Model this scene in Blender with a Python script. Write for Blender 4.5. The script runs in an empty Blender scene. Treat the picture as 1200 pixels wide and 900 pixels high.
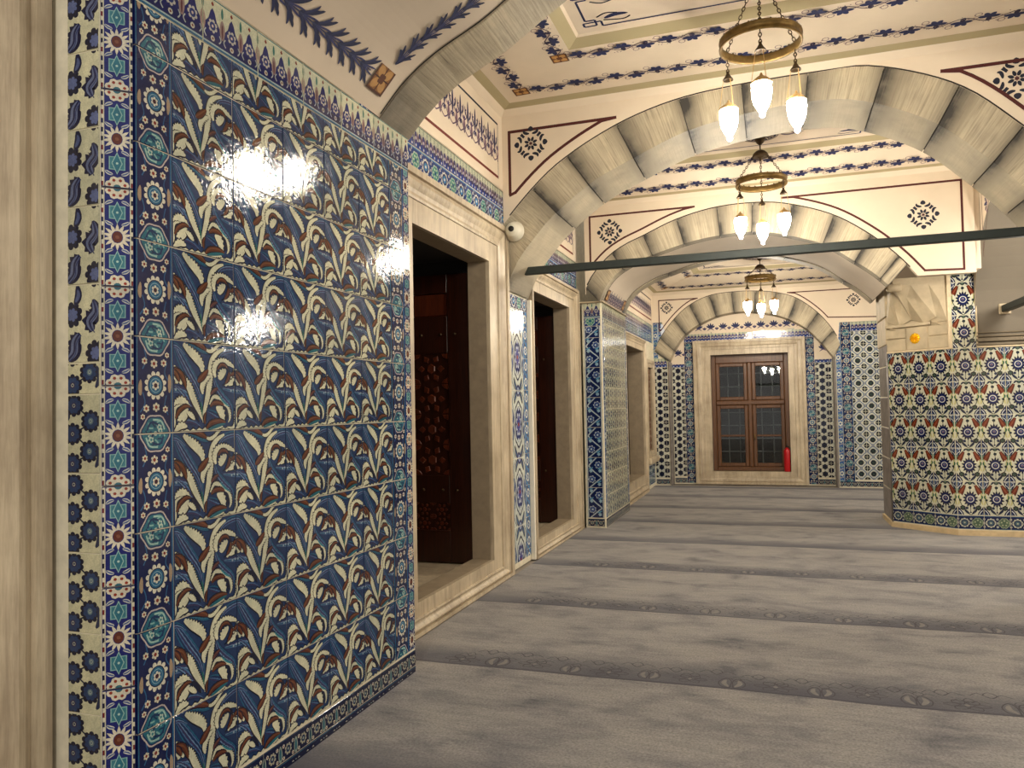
import bpy, math, random
from mathutils import Vector, Matrix
random.seed(7)
PI = math.pi
C = bpy.context.scene.collection

# ------------------------------------------------------------------ camera
cam_d = bpy.data.cameras.new('camera')
cam = bpy.data.objects.new('camera', cam_d)
C.objects.link(cam)
YAW, PITCH, ROLL = math.radians(18.755), math.radians(1.806), math.radians(1.115)
fw = Vector((-math.sin(YAW) * math.cos(PITCH), math.cos(YAW) * math.cos(PITCH), math.sin(PITCH)))
rt0 = Vector((math.cos(YAW), math.sin(YAW), 0))
up0 = rt0.cross(fw)
rt = math.cos(ROLL) * rt0 - math.sin(ROLL) * up0
up = math.cos(ROLL) * up0 + math.sin(ROLL) * rt0
cm = Matrix.Identity(4)
for i in range(3):
    cm[i][0], cm[i][1], cm[i][2] = rt[i], up[i], -fw[i]
cm.translation = Vector((0, 0, 1.45))
cam.matrix_world = cm
cam_d.sensor_fit = 'HORIZONTAL'
cam_d.sensor_width = 36
cam_d.lens = 27.0
cam_d.clip_start = 0.02
bpy.context.scene.camera = cam

# ------------------------------------------------------------------ world, lights, exposure
sc = bpy.context.scene
sc.view_settings.view_transform = 'Standard'
sc.view_settings.look = 'None'
sc.view_settings.gamma = 1
sc.view_settings.exposure = 0.22
sc.view_settings.use_curve_mapping = False
w = bpy.data.worlds.new('hall_ambience')
sc.world = w
w.use_nodes = True
w.node_tree.nodes['Background'].inputs[0].default_value = (1.0, 0.95, 0.89, 1)
w.node_tree.nodes['Background'].inputs[1].default_value = 0.56


def lamp_light(name, loc, power, radius=.12, col=(1.0, .93, .82)):
    d = bpy.data.lights.new(name, 'POINT')
    d.energy = power
    d.shadow_soft_size = radius
    d.color = col
    o = bpy.data.objects.new(name, d)
    o.location = loc
    C.objects.link(o)
    return o


# lamps of the prayer hall and of the bay behind the camera (outside the frame)
lamp_light('hall_lamp', (2.45, 8.2, 2.5), 55, .06)
lamp_light('hall_lamp', (6.0, 3.5, 3.2), 230, .4)
lamp_light('hall_lamp', (6.0, 9.5, 3.2), 430, .4)
lamp_light('bay_lamp', (-0.3, -1.9, 3.0), 250, .07)
LAMP_EMIT = 165.0

# ------------------------------------------------------------------ materials
def lin(h):
    h = h.lstrip('#')
    r = [int(h[i:i + 2], 16) / 255 for i in (0, 2, 4)]
    return tuple(c / 12.92 if c <= .04045 else ((c + .055) / 1.055) ** 2.4 for c in r)


class NT:
    def __init__(s, name):
        s.m = bpy.data.materials.new(name)
        s.m.use_nodes = True
        s.t = s.m.node_tree
        s.b = s.t.nodes['Principled BSDF']

    def n(s, typ, ins=None, **kw):
        nd = s.t.nodes.new(typ)
        for k, v in kw.items():
            setattr(nd, k, v)
        for k, v in (ins or {}).items():
            if isinstance(v, bpy.types.NodeSocket):
                s.t.links.new(v, nd.inputs[k])
            else:
                nd.inputs[k].default_value = v
        return nd

    def link(s, a, b):
        s.t.links.new(a, b)

    def set(s, **kw):
        for k, v in kw.items():
            k = k.replace('_', ' ')
            if isinstance(v, bpy.types.NodeSocket):
                s.t.links.new(v, s.b.inputs[k])
            else:
                s.b.inputs[k].default_value = v

    def coords(s, kind='Object', scale=(1, 1, 1)):
        tc = s.n('ShaderNodeTexCoord')
        mp = s.n('ShaderNodeMapping', {'Vector': tc.outputs[kind], 'Scale': scale})
        return mp.outputs[0]

    def noise(s, vec, scale=5, detail=4, rough=.55, dist=0):
        return s.n('ShaderNodeTexNoise', {'Vector': vec, 'Scale': scale, 'Detail': detail, 'Roughness': rough, 'Distortion': dist}).outputs[0]

    def ramp(s, fac, stops):
        r = s.n('ShaderNodeValToRGB', {'Fac': fac})
        el = r.color_ramp.elements
        while len(el) < len(stops):
            el.new(.5)
        for e, (p, c) in zip(el, stops):
            e.position = p
            e.color = (*c, 1) if len(c) == 3 else c
        return r.outputs[0]

    def mix(s, f, a, b, mode='MIX'):
        nd = s.n('ShaderNodeMix', data_type='RGBA', blend_type=mode)
        for sock, v in ((nd.inputs[0], f), (nd.inputs[6], a), (nd.inputs[7], b)):
            if isinstance(v, bpy.types.NodeSocket):
                s.t.links.new(v, sock)
            else:
                sock.default_value = v if not isinstance(v, tuple) or len(v) == 4 else (*v, 1)
        return nd.outputs[2]

    def math(s, op, a, b=0.0, c=0.0):
        nd = s.n('ShaderNodeMath', operation=op)
        for i, v in enumerate((a, b, c)):
            if isinstance(v, bpy.types.NodeSocket):
                s.t.links.new(v, nd.inputs[i])
            else:
                nd.inputs[i].default_value = v
        return nd.outputs[0]

    def bump(s, h, strength=.3, dist=.01):
        b = s.n('ShaderNodeBump', {'Height': h, 'Strength': strength, 'Distance': dist})
        s.link(b.outputs[0], s.b.inputs['Normal'])


def mat_simple(name, col, rough=.6, metal=0, var=.12, scale=20, bump=0.0, bscale=60):
    t = NT(name)
    v = t.coords('Object')
    f = t.noise(v, scale)
    c = lin(col)
    t.set(Base_Color=t.ramp(f, [(.3, tuple(x * (1 - var) for x in c)), (.7, tuple(min(1, x * (1 + var)) for x in c))]), Roughness=rough, Metallic=metal)
    if bump:
        t.bump(t.noise(v, bscale, 3), bump, .004)
    return t.m


def mat_glaze():
    t = NT('tile_glaze')
    at = t.n('ShaderNodeAttribute', attribute_name='col').outputs['Color']
    oi = t.n('ShaderNodeObjectInfo').outputs['Random']
    v = t.coords('Object')
    f = t.noise(v, 26, 4)
    c = t.mix(1.0, at, t.ramp(f, [(.25, (.72, .74, .76)), (.7, (1.06, 1.06, 1.04))]), 'MULTIPLY')
    c = t.mix(1.0, c, t.ramp(oi, [(0, (.84, .85, .86)), (1, (1.08, 1.07, 1.05))]), 'MULTIPLY')
    fine = t.noise(v, 220, 2)
    c = t.mix(.35, c, t.mix(1.0, c, t.ramp(fine, [(.35, (.6, .62, .66)), (.65, (1.3, 1.28, 1.22))]), 'MULTIPLY'))
    t.set(Base_Color=c, Roughness=.07, Specular_IOR_Level=.5)
    h = t.math('ADD', t.noise(v, 34, 3, .6), t.math('MULTIPLY', t.noise(v, 120, 2), .22))
    t.bump(h, .19, .0040)
    return t.m


def mat_paint():
    t = NT('wall_paint')
    at = t.n('ShaderNodeAttribute', attribute_name='col').outputs['Color']
    v = t.coords('Object')
    f = t.noise(v, 30, 4)
    t.set(Base_Color=t.mix(1.0, at, t.ramp(f, [(.3, (.85, .85, .85)), (.7, (1.1, 1.1, 1.1))]), 'MULTIPLY'), Roughness=.75)
    return t.m


def mat_plaster(name, col, var=.06):
    t = NT(name)
    v = t.coords('Object')
    f = t.noise(v, 1.6, 5)
    c = lin(col)
    t.set(Base_Color=t.ramp(f, [(.3, tuple(x * (1 - var) for x in c)), (.7, tuple(x * (1 + var) for x in c))]), Roughness=.8)
    t.bump(t.noise(v, 14, 4), .12, .006)
    return t.m


def mat_marble():
    """cream marble of the window surrounds, with grey veins running along the pieces"""
    t = NT('cream_marble')
    v = t.coords('Object', (9, 9, .55))
    f = t.noise(v, 2.2, 6, .62, .5)
    v2 = t.coords('Object', (1, 1, 1))
    g = t.noise(v2, 3.5, 5)
    fine = t.noise(t.coords('Object', (60, 60, 4)), 3, 3)
    c = t.ramp(f, [(.26, lin('#9d8e79')), (.44, lin('#b9aa92')), (.62, lin('#c8baa0')), (.8, lin('#beae94'))])
    c = t.mix(.5, c, t.mix(1.0, c, t.ramp(g, [(.3, lin('#a99a86')), (.65, (1.1, 1.08, 1.03))]), 'MULTIPLY'))
    c = t.mix(.4, c, t.mix(1.0, c, t.ramp(fine, [(.35, (.72, .7, .68)), (.62, (1.1, 1.1, 1.1))]), 'MULTIPLY'))
    t.set(Base_Color=c, Roughness=.42)
    t.bump(t.noise(t.coords('Object', (40, 40, 10)), 3, 4), .12, .004)
    return t.m


def mat_stone(name='arch_stone', smooth_soffit=True):
    """arch stone: UV x along the arc, y across; chisel lines run across the ring and dark stains hug the joints"""
    t = NT(name)
    uv = t.n('ShaderNodeTexCoord').outputs['UV']
    mp = t.n('ShaderNodeMapping', {'Vector': uv, 'Scale': (52, 1.5, 1)}).outputs[0]
    st = t.noise(mp, 1.6, 6, .68)
    mp2 = t.n('ShaderNodeMapping', {'Vector': uv, 'Scale': (3, 3, 1)}).outputs[0]
    bl = t.noise(mp2, 1.2, 4)
    c = t.ramp(st, [(.27, lin('#6b6256')), (.40, lin('#a2967f')), (.58, lin('#bdb096')), (.8, lin('#c8bb9f'))])
    ny = t.n('ShaderNodeSeparateXYZ', {'Vector': t.n('ShaderNodeNewGeometry').outputs['True Normal']}).outputs['Y']
    tool = t.math('ADD', .25, t.math('MULTIPLY', t.math('ABSOLUTE', ny), .75))
    if smooth_soffit:
        c = t.mix(tool, lin('#b3a78f'), c)
    c = t.mix(.6, c, t.mix(1.0, c, t.ramp(bl, [(.3, (.66, .66, .68)), (.62, (1.1, 1.09, 1.06))]), 'MULTIPLY'))
    at = t.n('ShaderNodeAttribute', attribute_name='edge').outputs['Fac']
    s = t.math('MULTIPLY', t.math('POWER', at, 1.3), t.math('ADD', -.75, t.math('MULTIPLY', t.math('ADD', bl, t.math('MULTIPLY', st, .5)), 2.3)))
    s = t.n('ShaderNodeClamp', {'Value': s}).outputs[0]
    c = t.mix(s, c, lin('#383531'))
    t.set(Base_Color=c, Roughness=.68)
    t.bump(st, .3, .006)
    return t.m


def mat_wood(name, a, b, rough=.4):
    t = NT(name)
    f = t.noise(t.coords('Object', (26, 26, 1.4)), 3, 5, .6, .6)
    t.set(Base_Color=t.ramp(f, [(.3, lin(a)), (.72, lin(b))]), Roughness=rough)
    t.bump(f, .1, .003)
    return t.m


def mat_carpet():
    t = NT('prayer_carpet')
    v = t.n('ShaderNodeTexCoord').outputs['Object']
    sep = t.n('ShaderNodeSeparateXYZ', {'Vector': v})
    wob = t.noise(t.coords('Object', (.35, .35, .35)), 2, 2)
    wob = t.math('MULTIPLY', t.math('SUBTRACT', wob, .5), .10)
    y = t.math('ADD', sep.outputs['Y'], wob)
    row = t.math('FRACT', t.math('DIVIDE', t.math('SUBTRACT', y, 4.03 - 13.8), 1.385))
    blot = t.noise(t.coords('Object', (1.1, 1.9, 1)), 2.1, 6, .62, .4)
    strk = t.noise(t.coords('Object', (3.2, 16, 1)), 1.8, 4, .6)
    fine = t.noise(t.coords('Object', (1, 1, 1)), 85, 3, .7)
    base = t.ramp(blot, [(.27, lin('#504e54')), (.39, lin('#7a7676')), (.54, lin('#8f8a86')), (.85, lin('#9d968e'))])
    base = t.mix(.42, base, t.mix(1.0, base, t.ramp(strk, [(.32, (.60, .66, .68)), (.6, (1.06, 1.06, 1.06))]), 'MULTIPLY'))
    base = t.mix(.75, base, t.mix(1.0, base, t.ramp(fine, [(.34, (.55, .55, .56)), (.66, (1.28, 1.28, 1.27))]), 'MULTIPLY'))
    # woven band along each prayer row: darkest at its near seam, fading away from it
    patch = t.noise(t.coords('Object', (.5, .9, 1)), 1.7, 3)
    band = t.ramp(row, [(0, (.92,) * 3), (.10, (.8,) * 3), (.19, (.42,) * 3), (.27, (0,) * 3)])
    bw = t.math('MULTIPLY', band, t.math('ADD', .42, t.math('MULTIPLY', patch, .9)))
    c = t.mix(bw, base, lin('#3f3e4a'))
    seam = t.ramp(row, [(0, (.8,) * 3), (.012, (.75,) * 3), (.02, (0,) * 3)])
    c = t.mix(seam, c, lin('#38363f'))
    t.set(Base_Color=c, Roughness=.95, Specular_IOR_Level=.12)
    t.set(Sheen_Weight=.15)
    t.bump(t.math('ADD', fine, t.math('MULTIPLY', strk, .8)), .35, .006)
    return t.m


def mat_emit():
    t = NT('lamp_glass_lit')
    t.set(Base_Color=(.9, .85, .75, 1), Roughness=.3, Emission_Color=(1.0, .915, .775, 1), Emission_Strength=LAMP_EMIT)
    return t.m


def mat_glass():
    t = NT('window_pane')
    v = t.coords('Object')
    t.set(Base_Color=(.86, .9, .9, 1), Roughness=.02, Transmission_Weight=1.0, IOR=1.45, Specular_IOR_Level=.6)
    return t.m


GLAZE, PAINT = mat_glaze(), mat_paint()
PLASTER = mat_plaster('cream_plaster', '#d9c9b2')
PLASTER2 = mat_plaster('pale_plaster', '#dacab5')
OLIVE = mat_plaster('olive_paint', '#a89b78', .05)
GROUT = mat_simple('tile_grout', '#d2cab2', .8)
MARBLE, STONE, STONE_RIB = mat_marble(), mat_stone(), mat_stone('rib_stone', False)
SANDSTONE = mat_simple('pale_stone', '#b9a88a', .65, var=.16, scale=7, bump=.15, bscale=25)
GREYSTONE = mat_simple('grey_marble', '#77706a', .45, var=.35, scale=9, bump=.1)
MORTAR = mat_simple('dark_mortar', '#3c3833', .9)
SHUTTER = mat_wood('shutter_wood', '#1f0c05', '#3b180a', .30)
SHUTTER2 = mat_wood('shutter_inlay', '#3a170b', '#6a2e16', .30)
BROWN = mat_wood('window_wood', '#432812', '#6d4626', .4)
IRON = mat_simple('dark_iron', '#2b322f', .5, metal=.3)
BRASS = mat_simple('aged_brass', '#7a6238', .42, metal=.75, var=.3, bump=.2, bscale=90)
BRONZE = mat_simple('dark_bronze', '#4a3b28', .5, metal=.7, var=.3)
CAPM = mat_simple('lamp_cap_brass', '#c8a56e', .4, metal=.5)
GLOW, PANE = mat_emit(), mat_glass()
CARPET = mat_carpet()
RED = mat_simple('red_enamel', '#b0101a', .3)
BLACK = mat_simple('black_plastic', '#101010', .4)
WHITE = mat_simple('cream_plastic', '#d8d2bf', .4, var=.05)
GOLD = mat_simple('gilding', '#f2bd1e', .35, metal=.55)
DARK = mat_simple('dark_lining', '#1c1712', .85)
REVEAL = mat_simple('shaded_marble', '#8f7f68', .6, var=.14, scale=12, bump=.15, bscale=30)  # window marble, dirtier and darkened: the reveals' shade is put into its colour
FILLET = mat_simple('white_marble', '#ece3d0', .5, var=.05)
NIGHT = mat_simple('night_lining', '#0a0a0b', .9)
FLOORM = mat_simple('stone_floor', '#8a8176', .7)

# ------------------------------------------------------------------ object helpers
WL = {}


def tag(o, label=None, cat=None, group=None, kind=None):
    for k, v in (('label', label), ('category', cat), ('group', group), ('kind', kind)):
        if v:
            o[k] = v
    return o


def thing(name, label, cat, loc=(0, 0, 0), group=None):
    o = bpy.data.objects.new(name, None)
    o.empty_display_size = .1
    C.objects.link(o)
    o.location = loc
    WL[o] = Vector(loc)
    return tag(o, label, cat, group)


def structure(name, loc=(0, 0, 0)):
    o = bpy.data.objects.new(name, None)
    C.objects.link(o)
    o.location = loc
    WL[o] = Vector(loc)
    o['kind'] = 'structure'
    return o


class MB:
    def __init__(s):
        s.v, s.f, s.uv, s.edge = [], [], {}, []
        s.smooth = False

    def add(s, vs, fs):
        b = len(s.v)
        s.v += [tuple(p) for p in vs]
        s.f += [tuple(b + i for i in f) for f in fs]
        return s

    def box(s, a, b):
        x0, y0, z0 = [min(p, q) for p, q in zip(a, b)]
        x1, y1, z1 = [max(p, q) for p, q in zip(a, b)]
        return s.add([(x0, y0, z0), (x1, y0, z0), (x1, y1, z0), (x0, y1, z0), (x0, y0, z1), (x1, y0, z1), (x1, y1, z1), (x0, y1, z1)],
                     [(0, 3, 2, 1), (4, 5, 6, 7), (0, 1, 5, 4), (1, 2, 6, 5), (2, 3, 7, 6), (3, 0, 4, 7)])

    def bbox(s, a, b, bev=.006):
        """box with chamfered edges"""
        x0, y0, z0 = [min(p, q) for p, q in zip(a, b)]
        x1, y1, z1 = [max(p, q) for p, q in zip(a, b)]
        e = min(bev, (x1 - x0) * .45, (y1 - y0) * .45, (z1 - z0) * .45)
        X, Y, Z = (x0, x1), (y0, y1), (z0, z1)
        vs, idx = [], {}
        for i in (0, 1):
            for j in (0, 1):
                for k in (0, 1):
                    sx, sy, sz = (e if i == 0 else -e), (e if j == 0 else -e), (e if k == 0 else -e)
                    for ax in range(3):
                        p = [X[i] + sx, Y[j] + sy, Z[k] + sz]
                        p[ax] = (X[i], Y[j], Z[k])[ax]
                        idx[(i, j, k, ax)] = len(vs)
                        vs.append(tuple(p))
        fs = []
        I = idx
        for t in (0, 1):
            fs.append([I[(t, 0, 0, 0)], I[(t, 1, 0, 0)], I[(t, 1, 1, 0)], I[(t, 0, 1, 0)]][::(1 if t else -1)])
            fs.append([I[(0, t, 0, 1)], I[(0, t, 1, 1)], I[(1, t, 1, 1)], I[(1, t, 0, 1)]][::(1 if t else -1)])
            fs.append([I[(0, 0, t, 2)], I[(1, 0, t, 2)], I[(1, 1, t, 2)], I[(0, 1, t, 2)]][::(1 if t else -1)])
        for p in (0, 1):
            for q in (0, 1):
                fs.append([I[(0, p, q, 1)], I[(1, p, q, 1)], I[(1, p, q, 2)], I[(0, p, q, 2)]])
                fs.append([I[(p, 0, q, 0)], I[(p, 1, q, 0)], I[(p, 1, q, 2)], I[(p, 0, q, 2)]])
                fs.append([I[(p, q, 0, 0)], I[(p, q, 1, 0)], I[(p, q, 1, 1)], I[(p, q, 0, 1)]])
        for i in (0, 1):
            for j in (0, 1):
                for k in (0, 1):
                    fs.append([I[(i, j, k, 0)], I[(i, j, k, 1)], I[(i, j, k, 2)]])
        return s.add(vs, fs)

    def prism(s, poly, z0, z1):
        n = len(poly)
        vs = [(x, y, z0) for x, y in poly] + [(x, y, z1) for x, y in poly]
        return s.add(vs, [tuple(range(n))[::-1], tuple(range(n, 2 * n))] + [(i, (i + 1) % n, n + (i + 1) % n, n + i) for i in range(n)])

    def tube(s, pts, r, n=8, closed=False):
        pts = [Vector(p) for p in pts]
        m = len(pts)
        rings = []
        ref = None
        for i, p in enumerate(pts):
            if closed:
                d = pts[(i + 1) % m] - pts[i - 1]
            else:
                d = pts[min(i + 1, m - 1)] - pts[max(i - 1, 0)]
            d.normalize()
            if ref is None:
                ref = Vector((0, 0, 1)) if abs(d.z) < .9 else Vector((1, 0, 0))
            a = (ref - d * ref.dot(d)).normalized()
            ref = a
            b = d.cross(a)
            rr = r[i] if isinstance(r, (list, tuple)) else r
            rings.append([p + rr * (math.cos(2 * PI * k / n) * a + math.sin(2 * PI * k / n) * b) for k in range(n)])
        vs = [q for g in rings for q in g]
        fs = []
        for i in range(m if closed else m - 1):
            j = (i + 1) % m
            for k in range(n):
                fs.append((i * n + k, i * n + (k + 1) % n, j * n + (k + 1) % n, j * n + k))
        if not closed:
            fs += [tuple(range(n))[::-1], tuple(range((m - 1) * n, m * n))]
        return s.add(vs, fs)

    def lathe(s, prof, c=(0, 0, 0), n=20, axis='z'):
        vs = []
        for r, h in prof:
            for k in range(n):
                a = 2 * PI * k / n
                p = (r * math.cos(a), r * math.sin(a), h)
                if axis == '-y':
                    p = (p[0], -p[2], p[1])
                if axis == 'x':
                    p = (p[2], p[0], p[1])
                vs.append((c[0] + p[0], c[1] + p[1], c[2] + p[2]))
        m = len(prof)
        fs = [(i * n + k, i * n + (k + 1) % n, (i + 1) * n + (k + 1) % n, (i + 1) * n + k) for i in range(m - 1) for k in range(n)]
        fs += [tuple(range(n))[::-1], tuple(range((m - 1) * n, m * n))]
        return s.add(vs, fs)


def obj(name, mb, mat, parent=None, smooth=False, kind=None, label=None):
    off = WL.get(parent, Vector((0, 0, 0)))
    me = bpy.data.meshes.new(name)
    me.from_pydata([(x - off.x, y - off.y, z - off.z) for x, y, z in mb.v], [], mb.f)
    if mb.uv:
        uvl = me.uv_layers.new(name='uv')
        flat = []
        for fi, f in enumerate(mb.f):
            for c in (mb.uv.get(fi) or [(0, 0)] * len(f)):
                flat += [c[0], c[1]]
        uvl.data.foreach_set('uv', flat)
        a = me.attributes.new('edge', 'FLOAT', 'CORNER')
        ed = []
        for fi, f in enumerate(mb.f):
            ed += [c[2] if len(c) > 2 else 0 for c in (mb.uv.get(fi) or [(0, 0, 0)] * len(f))]
        a.data.foreach_set('value', ed)
    if smooth:
        me.shade_smooth()
    me.materials.append(mat)
    o = bpy.data.objects.new(name, me)
    C.objects.link(o)
    if parent:
        o.parent = parent
    WL[o] = off.copy()
    if kind:
        o['kind'] = kind
    if label:
        o['label'] = label
    return o


def copy_tree(o, parent=None):
    c = o.copy()
    C.objects.link(c)
    c.parent = parent
    for ch in list(o.children):
        copy_tree(ch, c)
    return c


# ------------------------------------------------------------------ pattern drawing: flat pieces of colour inlaid on a face
def cat(pts, n=6):
    P = [Vector((*p, 0)) for p in pts]
    out = []
    for i in range(len(P) - 1):
        p0, p1, p2, p3 = P[max(i - 1, 0)], P[i], P[i + 1], P[min(i + 2, len(P) - 1)]
        for k in range(n):
            t = k / n
            q = .5 * ((2 * p1) + (p2 - p0) * t + (2 * p0 - 5 * p1 + 4 * p2 - p3) * t * t + (3 * p1 - p0 - 3 * p2 + p3) * t ** 3)
            out.append((q.x, q.y))
    out.append((P[-1].x, P[-1].y))
    return out


class Pat:
    def __init__(s, w, h, bg):
        s.w, s.h, s.bg, s.p, s.k = w, h, lin(bg) if bg else None, [], 0
        s.wrapx = s.wrapy = False

    def put(s, polys, c):
        s.k += 1
        c = lin(c)
        for dx in ((-s.w, 0, s.w) if s.wrapx else (0,)):
            for dy in ((-s.h, 0, s.h) if s.wrapy else (0,)):
                for q in polys:
                    s.p.append(([(x + dx, y + dy) for x, y in q], c, s.k))

    def rect(s, x0, y0, x1, y1, c):
        s.put([[(x0, y0), (x1, y0), (x1, y1), (x0, y1)]], c)

    def star(s, x, y, outline, c):
        n = len(outline)
        s.put([[(x, y), outline[i], outline[(i + 1) % n]] for i in range(n)], c)

    def disc(s, x, y, r, c, n=12, ry=None):
        ry = ry or r
        s.put([[(x + r * math.cos(2 * PI * i / n), y + ry * math.sin(2 * PI * i / n)) for i in range(n)]], c)

    def ring(s, x, y, r, wd, c, n=16, ry=None):
        ry = ry or r
        q = []
        for i in range(n):
            a, b = 2 * PI * i / n, 2 * PI * (i + 1) / n
            q.append([(x + r * math.cos(a), y + ry * math.sin(a)), (x + r * math.cos(b), y + ry * math.sin(b)),
                      (x + (r - wd) * math.cos(b), y + (ry - wd) * math.sin(b)), (x + (r - wd) * math.cos(a), y + (ry - wd) * math.sin(a))])
        s.put(q, c)

    def flower(s, x, y, r, n, c, inner=.62, per=6, pointed=False, rot=0, ry=None):
        ry = ry or r
        pts = []
        for i in range(n * per):
            a = 2 * PI * i / (n * per) + rot
            t = (i % per) / per
            k = abs(math.sin(PI * t)) ** (.6 if not pointed else 1.6) if not pointed else 1 - abs(2 * t - 1)
            rr = inner + (1 - inner) * k
            pts.append((x + r * rr * math.cos(a), y + ry * rr * math.sin(a)))
        s.star(x, y, pts, c)

    def stroke(s, pts, wd, c, n=5, taper=False, smooth=True):
        s.leaf(pts, wd, c, n, 'stroke' if not taper else 'taper', smooth=smooth)

    def leaf(s, pts, wd, c, n=5, prof='leaf', off=0.0, saw=0.0, smooth=True):
        q = cat(pts, n) if smooth else pts
        m = len(q)
        L, R = [], []
        for i, (x, y) in enumerate(q):
            x0, y0 = q[max(i - 1, 0)]
            x1, y1 = q[min(i + 1, m - 1)]
            dx, dy = x1 - x0, y1 - y0
            l = math.hypot(dx, dy) or 1e-9
            nx, ny = -dy / l, dx / l
            t = i / (m - 1)
            if prof == 'leaf':
                hw = wd / 2 * max(0.03, math.sin(PI * min(1, t * .92 + .06)) ** .75)
            elif prof == 'taper':
                hw = wd / 2 * max(.05, 1 - t)
            else:
                hw = wd / 2
            hs = hw * (1 + saw * (1 if i % 2 else -1)) if saw else hw
            L.append((x + nx * (hs + off * hw), y + ny * (hs + off * hw)))
            R.append((x - nx * (hw - off * hw), y - ny * (hw - off * hw)))
        s.put([[L[i], L[i + 1], R[i + 1], R[i]] for i in range(m - 1)], c)


def clip(poly, x0, y0, x1, y1):
    def cut(P, f, inter):
        out = []
        for i in range(len(P)):
            a, b = P[i - 1], P[i]
            fa, fb = f(a), f(b)
            if (fa >= 0) != (fb >= 0):
                t = fa / (fa - fb)
                out.append((a[0] + (b[0] - a[0]) * t, a[1] + (b[1] - a[1]) * t))
            if fb >= 0:
                out.append(b)
        return out
    for f in (lambda p: p[0] - x0, lambda p: x1 - p[0], lambda p: p[1] - y0, lambda p: y1 - p[1]):
        if len(poly) < 3:
            return []
        poly = cut(poly, f, None)
    return poly


TT = .012
MESH = {}


def pattern_mesh(name, pat, crop=None, slab=True, gap=.0032, mat=None, lift=.000012):
    x0, y0, x1, y1 = crop or (0, 0, pat.w, pat.h)
    vs, fs, cs = [], [], []
    if slab:
        a, b, c, d = gap * .6, gap * .6, (x1 - x0) - gap * .6, (y1 - y0) - gap * .6
        e = .0015
        vs += [(a, b, 0), (c, b, 0), (c, d, 0), (a, d, 0), (a, b, TT - e), (c, b, TT - e), (c, d, TT - e), (a, d, TT - e), (a + e, b + e, TT), (c - e, b + e, TT), (c - e, d - e, TT), (a + e, d - e, TT)]
        fs += [(0, 1, 5, 4), (1, 2, 6, 5), (2, 3, 7, 6), (3, 0, 4, 7), (4, 5, 9, 8), (5, 6, 10, 9), (6, 7, 11, 10), (7, 4, 8, 11), (8, 9, 10, 11)]
        cs += [pat.bg] * len(fs)
        g = a + e
        base = TT
    else:
        g, base = 0, 0
    cx0, cy0, cx1, cy1 = x0 + g, y0 + g, x1 - g, y1 - g
    for poly, c, k in pat.p:
        q = clip(poly, cx0, cy0, cx1, cy1)
        if len(q) < 3:
            continue
        ar = sum(q[i - 1][0] * q[i][1] - q[i][0] * q[i - 1][1] for i in range(len(q)))
        if abs(ar) < 1e-8:
            continue
        if ar < 0:
            q = q[::-1]
        i0 = len(vs)
        vs += [(x - x0, y - y0, base + lift * k) for x, y in q]
        fs.append(tuple(range(i0, i0 + len(q))))
        cs.append(c)
    me = bpy.data.meshes.new(name)
    me.from_pydata(vs, [], fs)
    at = me.attributes.new('col', 'FLOAT_COLOR', 'CORNER')
    flat = []
    for f, c in zip(fs, cs):
        flat += [*c, 1] * len(f)
    at.data.foreach_set('color', flat)
    me.materials.append(mat or GLAZE)
    return me


PATS = {}


def basis(O, U, V):
    U, V = Vector(U).normalized(), Vector(V).normalized()
    N = U.cross(V).normalized()
    m = Matrix.Identity(4)
    for i in range(3):
        m[i][0], m[i][1], m[i][2], m[i][3] = U[i], V[i], N[i], O[i]
    return m


def put_mesh(name, me, M, parent, label=None):
    o = bpy.data.objects.new(name, me)
    C.objects.link(o)
    o.parent = parent
    off = WL.get(parent, Vector((0, 0, 0)))
    o.matrix_basis = Matrix.Translation(-off) @ M
    WL[o] = off
    if label:
        o['label'] = label
    return o


def tile(kind, M, u, v, crop, parent, name='tile', tilt=.004):
    pat = PATS[kind]
    key = (kind, tuple(round(c, 4) for c in crop))
    if key not in MESH:
        MESH[key] = pattern_mesh(name, pat, crop)
    cw, ch = crop[2] - crop[0], crop[3] - crop[1]
    r = Matrix.Translation((u + cw / 2, v + ch / 2, random.uniform(-.0088, -.0080))) @ Matrix.Rotation(random.gauss(0, tilt), 4, 'X') @ Matrix.Rotation(random.gauss(0, tilt), 4, 'Y') @ Matrix.Translation((-cw / 2, -ch / 2, 0))
    return put_mesh(name, MESH[key], M @ r, parent)


def grid(kind, M, u0, v0, u1, v1, parent, name='tile', pu=0.0, pv=0.0, tilt=.004):
    """fill the rectangle with whole tiles, cropped at its edges; pu/pv shift the tile lattice"""
    p = PATS[kind]
    i = math.floor((u0 - pu) / p.w + 1e-6)
    while pu + i * p.w < u1 - 1e-4:
        a0 = pu + i * p.w
        j = math.floor((v0 - pv) / p.h + 1e-6)
        while pv + j * p.h < v1 - 1e-4:
            b0 = pv + j * p.h
            cr = (max(u0 - a0, 0), max(v0 - b0, 0), min(u1 - a0, p.w), min(v1 - b0, p.h))
            if cr[2] - cr[0] > .006 and cr[3] - cr[1] > .006:
                tile(kind, M, a0 + cr[0], b0 + cr[1], cr, parent, name, tilt)
            j += 1
        i += 1


# ------------------------------------------------------------------ tile patterns
NAVY, ROYAL, CREAM, TURQ, RUST = '#101d4c', '#171f66', '#c9c8ae', '#2b7f8d', '#6e3524'


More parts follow.
